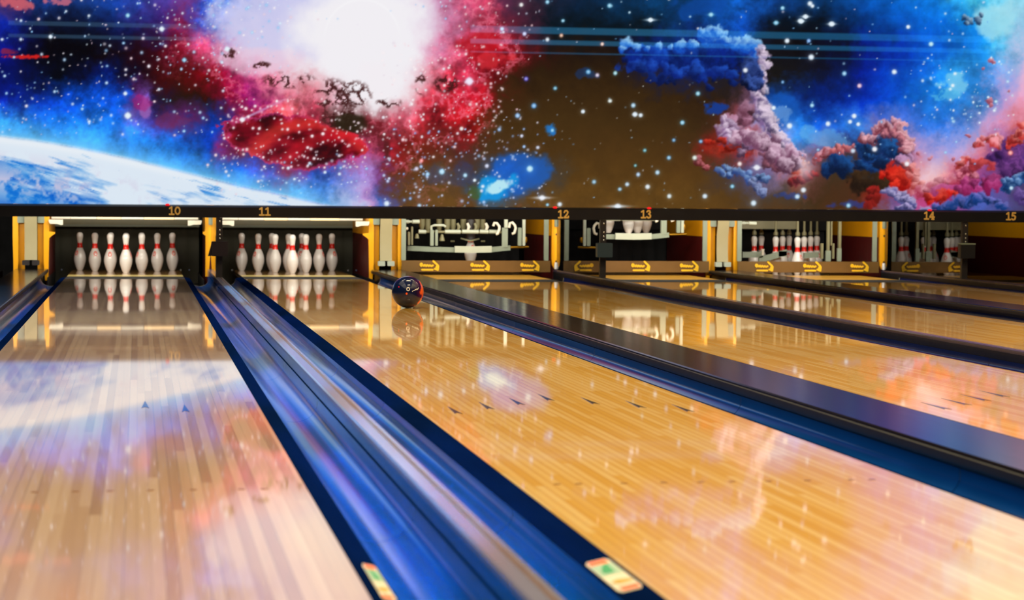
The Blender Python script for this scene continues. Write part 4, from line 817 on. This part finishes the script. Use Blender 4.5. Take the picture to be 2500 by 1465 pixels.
for i in range(10, 16):
    cx = LX[i]
    if i == 15: continue                      # switched off, its machine parked out of sight
    Mx = thing('pinsetter', MACH[i], 'pin machine', (cx, YK, 0), 'pin machines')
    D = lambda p, dz=0.0: (p.x+cx, p.y, p.z+dz)
    MB().box(cx-0.70, cx+0.70, 18.0, 19.6, 0.84, 1.0).build('body', MT['darkmetal'], Mx)
    if i < 12:                                # raised sweep arms leave pale guards in both upper corners
        for s in (-1, 1):
            a, b = 0.585, 0.716
            pts = [(cx+s*a, 0.518), (cx+s*b, 0.518), (cx+s*b, 0.500), (cx+s*(a+0.12), 0.478), (cx+s*(a+0.05), 0.477), (cx+s*(a+0.015), 0.466), (cx+s*a, 0.470)]
            MB().prism(pts if s < 0 else pts[::-1], 17.90, 17.945).build('corner_guard', MT['cream'], Mx)
        m = MB()
        for dx in (-0.60, 0.52, 0.60): m.tube([(cx+dx, 17.99, 0.03+0.02*abs(dx)), (cx+dx, 18.0, 0.03+0.02*abs(dx))], 0.009, 8)
        m.build('bolt', MT['chrome'], Mx)
        continue
    # --- sweep
    sw = MB().box(cx-0.735, cx+0.735, YK-0.06, YK-0.035, 0.030, 0.141).build('sweep_board', MT['sweep'], Mx)
    for dx in (-0.455, 0.045, 0.54): logo(sw, cx+dx, YK-0.060, 0.088)
    for dx in (-0.712, 0.700):
        MB().box(cx+dx-0.022, cx+dx+0.022, YK-0.030, YK-0.008, 0.142, 0.62, bev=0.006).build('sweep_arm', MT['grey'], Mx)
    if i in (12, 13):
        dz = 0.0 if i == 12 else 0.135
        pts = [(994, 606), (1050, 608.5), (1110, 610), (1155, 610.5), (1200, 609.5), (1245, 605)]
        MB().bar([D(rel(u, v, 18.02+0.14*abs(u-1150)/110*0.5), dz) for u, v in pts], 0.05, 0.048).build('rack_bar', MT['grey'], Mx)
        MB().bar([D(rel(u, v, 17.985), dz) for u, v in ((1110, 608.5), (1155, 609.5), (1200, 608.5))], 0.03, 0.062).build('rack_plate', MT['pale'], Mx)
        MB().tube([D(rel(1246, 604, 18.06), dz), D(rel(1290, 603, 18.10), dz)], 0.010, 10).build('slide_rod', MT['brass'], Mx, smooth=50)
        p = D(rel(1283, 586, 18.08), dz); MB().tube([(p[0], p[1], p[2]-0.025), (p[0], p[1], p[2]), (p[0], p[1], p[2]+0.03)], [0.012, 0.020, 0.012], 10).build('brass_knob', MT['brass'], Mx, smooth=50)
        for u0, u1, vt, vb, mt in ((1050, 1058.5, 561, 600, 'grey'), (1062, 1068.5, 561, 600, 'grey'), (1225, 1239, 556, 604, 'grey'), (1264, 1273, 556, 600, 'grey'), (1003.5, 1008, 553, 598, 'olive'), (995.5, 1001, 566, 598, 'olive'), (1231, 1239, 536, 558, 'pale'), (1275, 1282, 536, 600, 'pale'), (981.5, 993, 566, 560, 'grey')):
            a, b = rel(u0, vb, 18.06), rel(u1, vt, 18.06)
            zt = (b.z+dz) if vt > 540 else 0.838
            if zt-(a.z+dz) > 0.02: MB().box(cx+a.x, cx+b.x, 18.04, 18.075, a.z+dz, min(zt, 0.838), bev=0.005).build('rack_post', MT[mt], Mx)
        MB().tube([D(rel(1053, 564, 18.055), dz), D(rel(1053, 553, 18.055), dz), D(rel(1060, 550, 18.05), dz), D(rel(1083, 550, 18.05), dz), D(rel(1088, 554, 18.05), dz)], 0.012, 10).build('handle', MT['pale'], Mx, smooth=60)
        for ua, ub in ((1022, 1040), (1086, 1124), (1128, 1168), (1171, 1192), (1194, 1216)):
            a, b = rel(ua, 565.5, 18.10), rel(ub, 566, 18.10)
            MB().tube([D(a, dz), D(b, dz)], 0.0205, 14).build('cross_shaft', MT['pale'], Mx, smooth=50)
        MB().tube([D(rel(1036, 566, 18.10), dz), D(rel(1224, 567, 18.10), dz)], 0.013, 10).build('shaft_core', MT['olive'], Mx, smooth=50)
        for uo in (0, 40):
            q = [(1204, 552), (1207, 544), (1213, 545), (1219, 553), (1219, 560), (1215, 571), (1211, 572)] if uo == 0 else [(1243, 556), (1245, 545), (1251, 543), (1257, 550), (1259, 557), (1256, 569), (1250, 571)]
            MB().tube([D(rel(u, v, 18.03), dz) for u, v in q], 0.013, 10).build('hook_arm', MT['cream'], Mx, smooth=60)
        for u, v, r in ((1018, 577, 0.022), (1079, 578, 0.02), (1079, 583, 0.028)):
            p = D(rel(u, v, 18.1), dz); MB().tube([(p[0], p[1], p[2]-0.02), (p[0], p[1], p[2]+0.01), (p[0], p[1], p[2]+0.025)], [r, r*0.8, r*0.4], 12).build('spindle', MT['olive'], Mx, smooth=50)
        for k, u in [] if i == 13 else enumerate((1030, 1045, 1075, 1092, 1107, 1134, 1152, 1166, 1181)):
            if k == 6: continue
            p = D(rel(u, 548+(k*5 % 7), 18.35), dz*0.6)
            MB().tube([(p[0], p[1]+0.04*(k % 3), p[2]-0.05-0.006*(k % 4)), (p[0], p[1]+0.04*(k % 3), p[2]), (p[0], p[1]+0.04*(k % 3), 0.838)], [0.018, 0.030, 0.026], 12).build('gripper_cup', MT['olive'], Mx, smooth=50)
        for k, u in enumerate((1118, 1142, 1160, 1187) if i == 12 else ()):
            p = D(rel(u, 556, 18.2), dz)
            MB().tube([(p[0], p[1], p[2]-0.025), (p[0]+0.012, p[1], p[2]+0.01), (p[0]-0.006, p[1], p[2]+0.045)], [0.014, 0.018, 0.013], 10).build('link_arm', MT['cream'] if k % 2 else MT['olive'], Mx, smooth=50)
        if i == 12: MB().bar([D(rel(1125, 582, 18.2), dz), D(rel(1148, 588, 18.17), dz), D(rel(1170, 583, 18.2), dz)], 0.03, 0.014).build('brace', MT['olive'], Mx)
        for u in ((1105, 1179) if i == 12 else ()): p = D(rel(u, 589, 18.2), dz); MB().tube([(p[0]-0.02, p[1], p[2]), (p[0]+0.02, p[1], p[2])], 0.008, 8).build('pin_sensor', MT['olive'], Mx)
        if i == 12: MB().lathe([(0.038, 0.0), (0.046, 0.0), (0.046, 0.20), (0.038, 0.20), (0.038, 0.0)], (cx, HP, 0.338), 20, cap=False).build('gripper_sleeve', MT['darkmetal'], Mx, smooth=40)
        p = rel(993, 558, 18.0); MB().tube([(cx+p.x, 17.97, p.z), (cx+p.x, 18.0, p.z)], [0.010, 0.016], 10).build('knob', MT['cream'], Mx, smooth=50)
        m = MB(); a = rel(986, 541, 18.0); b = rel(1024, 541, 18.0)
        m.tube([(cx+a.x, 18.0, a.z), (cx+a.x+0.05, 18.0, a.z), (cx+a.x+0.055, 18.0, a.z), (cx+a.x+0.08, 18.0, a.z), (cx+a.x+0.085, 18.0, a.z), (cx+b.x, 18.0, b.z)], [0.018, 0.018, 0.012, 0.012, 0.02, 0.02], 12).build('cylinder', MT['pale'], Mx, smooth=40)
        if i == 13:                            # front carriage seen through the smoked panel
            for pts, r in (([(1385, 552), (1395, 590)], 0.010), ([(1402, 556), (1396, 596)], 0.012), ([(1412, 552), (1412, 600)], 0.012), ([(1424, 556), (1436, 572), (1458, 582)], 0.02), ([(1434, 540), (1458, 556)], 0.03), ([(1384, 600), (1420, 596), (1446, 606)], 0.014)):
                MB().tube([tuple(at(u, v, 18.15)) for u, v in pts], r, 10).build('carriage_rod', MT['olive'], Mx, smooth=50)
    else:
        # lane 14: the deck lowered over standing pins, a cup on every head
        for pts, mt, w_ in (([(1812, 622), (1862, 622)], 'grey', 0.058), ([(1852, 634), (1880, 628), (1905, 620), (1920, 616)], 'grey', 0.062), ([(1900, 620), (1920, 620)], 'grey', 0.055), ([(1962, 624), (1998, 622)], 'grey', 0.055)):
            MB().bar([(at(u, v, 18.40).x-LX[14]+cx, 18.40, at(u, v, 18.40).z) for u, v in pts], 0.03, w_).build('rack_bar', MT[mt], Mx)
        for u0, u1, vt, vb, mt in ((2015, 2027, 612, 638, 'grey'), (2043, 2053, 606, 638, 'grey'), (2018, 2025, 536, 612, 'olive'), (2027, 2031, 536, 600, 'olive'), (2046, 2053, 536, 606, 'olive'), (2003, 2009, 594, 632, 'olive'), (2031, 2036, 594, 632, 'olive')):
            a, b = at(u0, vb, 18.12), at(u1, vt, 18.12)
            MB().box(a.x-LX[14]+cx, b.x-LX[14]+cx, 18.10, 18.135, a.z, 0.838 if vt < 540 else b.z, bev=0.004).build('rack_post', MT[mt], Mx)
        m = MB(); a = at(1806, 545, 18.0); b = at(1846, 546, 18.0); ox = cx-LX[14]
        m.tube([(a.x+ox, 18, a.z), (a.x+0.05+ox, 18, a.z), (a.x+0.055+ox, 18, a.z), (a.x+0.09+ox, 18, a.z), (a.x+0.095+ox, 18, a.z), (b.x+ox, 18, b.z)], [0.018, 0.018, 0.012, 0.012, 0.02, 0.02], 12).build('cylinder', MT['pale'], Mx, smooth=40)
        MB().bar([(cx-0.52, 18.75, 0.50), (cx+0.15, 18.75, 0.50)], 0.02, 0.09).build('deck_plate', MT['olive'], Mx)
        p = at(1862, 611, 18.3); MB().tube([(p.x+ox, 18.3, p.z-0.05), (p.x+ox, 18.3, p.z-0.01), (p.x+ox, 18.3, p.z+0.012)], [0.012, 0.012, 0.02], 12).build('spindle', MT['cream'], Mx, smooth=50)
        for a, b in ((0, 0), (-1, 1), (1, 1), (-2, 2), (0, 2), (2, 2), (-3, 3), (-1, 3), (1, 3), (3, 3)):
            x, y = cx+a*0.1524, HP+b*0.264
            MB().tube([(x, y, 0.392), (x, y, 0.418), (x, y, 0.44), (x, y, 0.838)], [0.022, 0.024, 0.012, 0.012], 12).build('gripper_cup', MT['olive'], Mx, smooth=50)

# ------------------------------------------------------------------ pins
IN = 0.0254
PROF = [(1.0155, 0.0), (1.05, 0.12), (1.414, 0.75), (1.72, 1.5), (1.9535, 2.25), (2.255, 3.375), (2.35, 3.95), (2.3825, 4.5), (2.34, 5.2), (2.238, 5.875), (2.06, 6.6), (1.855, 7.25), (1.53, 7.95), (1.2355, 8.625), (1.08, 9.0), (0.9815, 9.375), (0.91, 9.7), (0.8985, 10.0), (0.9285, 10.875), (1.047, 11.75), (1.156, 12.625), (1.25, 13.2), (1.2735, 13.6), (1.24, 14.0), (1.12, 14.4), (0.90, 14.7), (0.60, 14.9), (0.30, 14.98), (0.05, 15.0)]
PZ = [z*IN for r, z in PROF]; PR = [r*IN for r, z in PROF]
prad = lambda z: float(np.interp(z, PZ, PR))
def make_pin():
    r = thing('bowling_pin', 'pin', 'bowling pin', (0, 0, 0), 'bowling pins')
    MB().lathe([(a*IN, b*IN) for a, b in PROF], n=36).build('body', MT['pin'], r, smooth=60)
    m = MB(); n = 48; rows = 6
    for j in range(rows+1):
        for k in range(n):
            t = 2*PI*k/n; top = 0.270+0.016*abs(((k/n*8) % 1)*2-1)**2
            z = 0.226+(top-0.226)*j/rows; q = prad(z)+0.0005
            m.v.append((q*math.cos(t), q*math.sin(t), z))
    for j in range(rows):
        for k in range(n): m.f.append((j*n+k, j*n+(k+1) % n, (j+1)*n+(k+1) % n, (j+1)*n+k)); m.mi.append(0)
    m.build('neck_stripe', MT['pinred'], r, smooth=60)['label'] = 'red stripe with a toothed upper edge'
    m = MB()
    def wrap(a, b, t):
        a, b = a*1.35, b*1.3; z = 0.176+b; q = prad(z)+0.0005*t-0.0003*(1-t); th = -PI/2+a/0.058
        return (q*math.cos(th), q*math.sin(th), z)
    m.stroke([(0.013*math.cos(t*PI/6), 0.016*math.sin(t*PI/6)) for t in range(12)], 0.006, wrap, 1, closed=True)
    m.stroke([(-0.006, 0.012), (0.0, 0.0), (0.006, 0.012)], 0.005, wrap, 1); m.stroke([(-0.010, -0.004), (0.010, -0.004)], 0.005, wrap, 1)
    m.stroke([(-0.012, -0.024), (0.012, -0.024)], 0.005, wrap, 1)
    m.build('crest', MT['pinlogo'], r)['label'] = 'pale red printed crest'
    return r
SPOT = {1: (0, 0), 2: (-1, 1), 3: (1, 1), 4: (-2, 2), 5: (0, 2), 6: (2, 2), 7: (-3, 3), 8: (-1, 3), 9: (1, 3), 10: (3, 3)}
ORD = {7: 'leftmost', 4: 'second from left', 8: 'third from left, behind', 2: 'left of centre, in the second row', 5: 'directly behind the front pin', 1: 'front centre', 9: 'right of centre, in the back row', 3: 'right of centre, in the second row', 6: 'second from right', 10: 'rightmost'}
proto = make_pin(); first = [True]
def place(i, n, z, ang, lab, grp):
    a, b = SPOT[n]; loc = (LX[i]+a*0.1524, HP+b*0.264, z); rz = math.radians(ang)
    if first[0]:
        first[0] = False; proto.location = loc; proto.rotation_euler = (0, 0, rz); proto['label'] = lab; proto['group'] = grp; return proto
    return dup(proto, loc, rz, lab, grp)
for i, angs in ((10, {7: -40, 4: 8, 2: -3, 1: 78, 3: -62, 6: -38, 10: 14, 5: 100, 8: 150, 9: 200}), (11, {7: -42, 4: -48, 8: 120, 2: 100, 5: 70, 1: 75, 9: -20, 3: 110, 6: 60, 10: 30})):
    for n, ang in angs.items():
        place(i, n, 0.0012, ang, 'white pin on the %s, %s' % (('brown maple lane', 'lane carrying the ball')[i-10], ORD[n]), ('white pins on the brown lane', 'white pins on the lane with the ball')[i-10])
place(12, 1, 0.088, 20, 'shaded pin half hidden behind the sweep under numeral 12', 'pins in the machines')
for n, lab in ((1, 'large middle pin lifted in the rack under numeral 13, upper half hidden'), (2, 'small white pin base lifted left of the middle one under numeral 13'), (3, 'small white pin base lifted right of the middle one under numeral 13'), (6, 'dim pin base lifted rightmost under numeral 13')):
    place(13, n, 0.41, 160, lab, 'pins in the machines')
for n in SPOT: place(14, n, 0.0012, 37*n % 360, 'red-banded pin gripped by the grey machine, %s' % ORD[n], 'pins in the machines')

# ------------------------------------------------------------------ ball
BR = 0.1085; bc = Vector((1.913, 11.49, BR+0.0006))
ball = thing('bowling_ball', 'glossy dark navy bowling ball with orange swirl rolling at the right edge of its lane', 'bowling ball', bc)
m = MB(); m.lathe([(BR*math.cos(-PI/2+PI*j/48), BR*math.sin(-PI/2+PI*j/48)) for j in range(49)], tuple(bc), 64); m.build('shell', MT['ball'], ball, smooth=80)
vw = (CAM-bc).normalized(); sd = Vector((0, 0, 1)).cross(vw).normalized(); vu = vw.cross(sd)
def on_ball(a, b, t, lift=0.0012):
    d = (vw*math.sqrt(max(0.02, 1-a*a-b*b))+sd*a+vu*b).normalized(); return tuple(bc+d*(BR-0.001+lift*t))
m = MB().stroke([(0.02+0.085*math.cos(t*PI/8), 0.17+0.10*math.sin(t*PI/8)) for t in range(16)], 0.05, on_ball, 1, closed=True); m.build('ring_emblem', MT['ballwhite'], ball)
m = MB()
for st in ([(0.28, 0.03), (0.36, 0.09), (0.40, 0.08)], [(0.43, 0.10), (0.47, 0.17), (0.50, 0.12)], [(0.52, 0.14), (0.58, 0.22)], [(0.58, 0.14), (0.64, 0.20)], [(0.64, 0.20), (0.67, 0.27)]): m.stroke(st, 0.034, on_ball, 1)
m.build('script_lettering', MT['ballwhite'], ball)
def disc(name, a, b, r, mt):
    pts = [(a+r*math.cos(t*PI/8), b+r*1.15*math.sin(t*PI/8)) for t in range(16)]
    MB().add([on_ball(x, y, 1) for x, y in pts]+[on_ball(a, b, 1, 0.0016)], [(j, (j+1) % 16, 16) for j in range(16)]).build(name, MT[mt], ball)
disc('pin_marker', -0.07, -0.11, 0.06, 'ballorange'); disc('mass_marker', -0.55, 0.31, 0.04, 'ballred')
disc('thumb_hole', 0.42, -0.55, 0.001, 'hole')

# ------------------------------------------------------------------ mural
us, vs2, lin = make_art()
x0, x1, z0, z1, st = -1.75, 8.95, 0.674, 2.98, 0.0075
nx, nz = int((x1-x0)/st)+1, int((z1-z0)/st)+1
Xg, Zg = np.meshgrid(np.linspace(x0, x1, nx), np.linspace(z0, z1, nz))
dx, dy, dz = Xg-CAM.x, YM-CAM.y, Zg-CAM.z
depth = dx*FWD.x+dy*FWD.y+dz*FWD.z
au = W/2+FOC*(dx*RGT.x+dy*RGT.y+dz*RGT.z)/depth       # the picture on the mural is drawn in its own sheet coordinates
av = H/2-FOC*(dx*UPV.x+dy*UPV.y+dz*UPV.z)/depth
fu = np.clip((au-us[0])/(us[1]-us[0]), 0, len(us)-1.001); fv = np.clip((av-vs2[0])/(vs2[1]-vs2[0]), 0, len(vs2)-1.001)
iu, iv = fu.astype(int), fv.astype(int); wu, wv = (fu-iu)[..., None], (fv-iv)[..., None]
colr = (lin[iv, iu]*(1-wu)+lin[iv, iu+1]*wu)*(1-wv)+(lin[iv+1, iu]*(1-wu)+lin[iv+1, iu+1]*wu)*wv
me = bpy.data.meshes.new('mural_sheet')
nv = nx*nz; co = np.stack([Xg-3.4, np.zeros_like(Xg), Zg-z0], -1).reshape(-1, 3).astype(np.float32)
idx = np.arange(nv).reshape(nz, nx)
q = np.stack([idx[:-1, :-1], idx[:-1, 1:], idx[1:, 1:], idx[1:, :-1]], -1).reshape(-1, 4)
me.vertices.add(nv); me.vertices.foreach_set('co', co.ravel())
me.loops.add(q.size); me.loops.foreach_set('vertex_index', q.ravel().astype(np.int32))
me.polygons.add(len(q)); me.polygons.foreach_set('loop_start', np.arange(0, q.size, 4, dtype=np.int32))
me.update(calc_edges=True)
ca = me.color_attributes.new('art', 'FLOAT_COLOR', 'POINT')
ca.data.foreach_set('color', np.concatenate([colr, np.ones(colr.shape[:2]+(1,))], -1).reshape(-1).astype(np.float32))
mm, nt, b = new_mat('backlit_mural'); N, L = nt.nodes, nt.links
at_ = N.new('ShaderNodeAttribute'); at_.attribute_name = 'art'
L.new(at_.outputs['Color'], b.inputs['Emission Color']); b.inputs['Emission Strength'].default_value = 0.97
b.inputs['Base Color'].default_value = (0.004, 0.004, 0.004, 1)
b.inputs['Roughness'].default_value = 0.012; b.inputs['Specular IOR Level'].default_value = 0.5
me.materials.append(mm)
mur = thing('mural', 'huge glossy backlit space mural of nebula, planet and clouds above the lanes', 'mural', (3.4, YM+0.03, z0))
o = bpy.data.objects.new('printed_face', me); COL.objects.link(o); o.parent = mur
MB().box(x0, x1, YM+0.034, YM+0.10, z0, z1).build('backing_panel', MT['wall'], mur)

# ------------------------------------------------------------------ lamps of the hall and added fill lamps
def lamp(name, loc, rot, sx, sy, power, col):
    d = bpy.data.lights.new(name, 'AREA'); d.shape = 'RECTANGLE'; d.size = sx; d.size_y = sy; d.energy = power; d.color = col
    o = bpy.data.objects.new(name, d); COL.objects.link(o); o.location = loc; o.rotation_euler = rot
    if name == 'ceiling_lamp': d.spread = math.radians(136)      # spread cut to keep the lamps out of grazing reflections
    return o
WARM = (1.0, 0.81, 0.47)
for y, f in ((-1.5, 1.1), (2.0, 1.1), (5.2, 1.1), (8.4, 1.0), (11.5, 0.5)):
    lamp('ceiling_lamp', (2.2, y, 4.2), (0, 0, 0), 1.5, 0.28, 92*f, WARM) if 8 < y else lamp('ceiling_lamp', (2.2, y, 4.2), (0, 0, 0), 3.1, 3.0, 92*f, WARM)
    for x in (5.4, 8.6): lamp('ceiling_lamp', (x, y, 4.2), (0, 0, 0), 3.1, 3.0, 92*f, WARM)
    lamp('ceiling_lamp', (-1.2, y, 4.2), (0, 0, 0), 3.1, 3.0, 70*f, (1.0, 0.88, 0.70))
# added fill lamps: narrow blue ones deepen the left gutters, others brighten the beam
for x in (0.80, -0.86):
    for y in (2.5, 6.0, 9.5, 12.6):
        o = lamp('blue_gutter_fill', (x, y, 4.15), (0, 0, 0), 0.12, 2.6, 8, (0.03, 0.50, 1.0)); o.data.spread = math.radians(9)
for x in (0.6, 3.4, 6.2): lamp('beam_fill', (x, 12.6, 4.0), (math.radians(43), 0, 0), 1.2, 0.2, 34, (1.0, 0.84, 0.62))  # added lamps that brighten the beam numerals
for i in range(9, 16):
    if i == 15: continue
    pw = 17.0
    lamp('pit_lamp', (LX[i], 16.45, 0.80), (math.radians(62), 0, 0), 1.25, 0.10, pw*0.9, (1.0, 0.94, 0.84))
    lamp('pit_lamp', (LX[i], 17.5, 0.88), (math.radians(25), 0, 0), 1.25, 0.10, pw*0.5, (1.0, 0.94, 0.82))
# glowing teal slats added out of view, shaped to mirror as stripes in the mural
YS = -1.0
def mirrored(u, v):
    p = at(u, v, YM); d = p-CAM; return p+Vector((d.x, -d.y, d.z))*((YM-YS)/d.y)
n_ = 0
for ua, ub, bands in ((1150, 2420, ((62, 78), (94, 105), (124.5, 126.5))), (20, 480, ((50, 60), (82, 90)))):
    for va, vb in bands:
        n_ += 1
        p, q = mirrored(ua, va), mirrored(ub, va); r = mirrored(ua, vb)
        o = MB().box(p.x, min(q.x, 15.8), YS, YS+0.03, r.z, p.z).build('added_slat_%d' % n_, MT['slat'] if ua > 900 else MT['slatdim']); tag(o, kind='structure')
S.cycles.max_bounces = 7; S.cycles.diffuse_bounces = 3; S.cycles.glossy_bounces = 4; S.cycles.transparent_max_bounces = 6
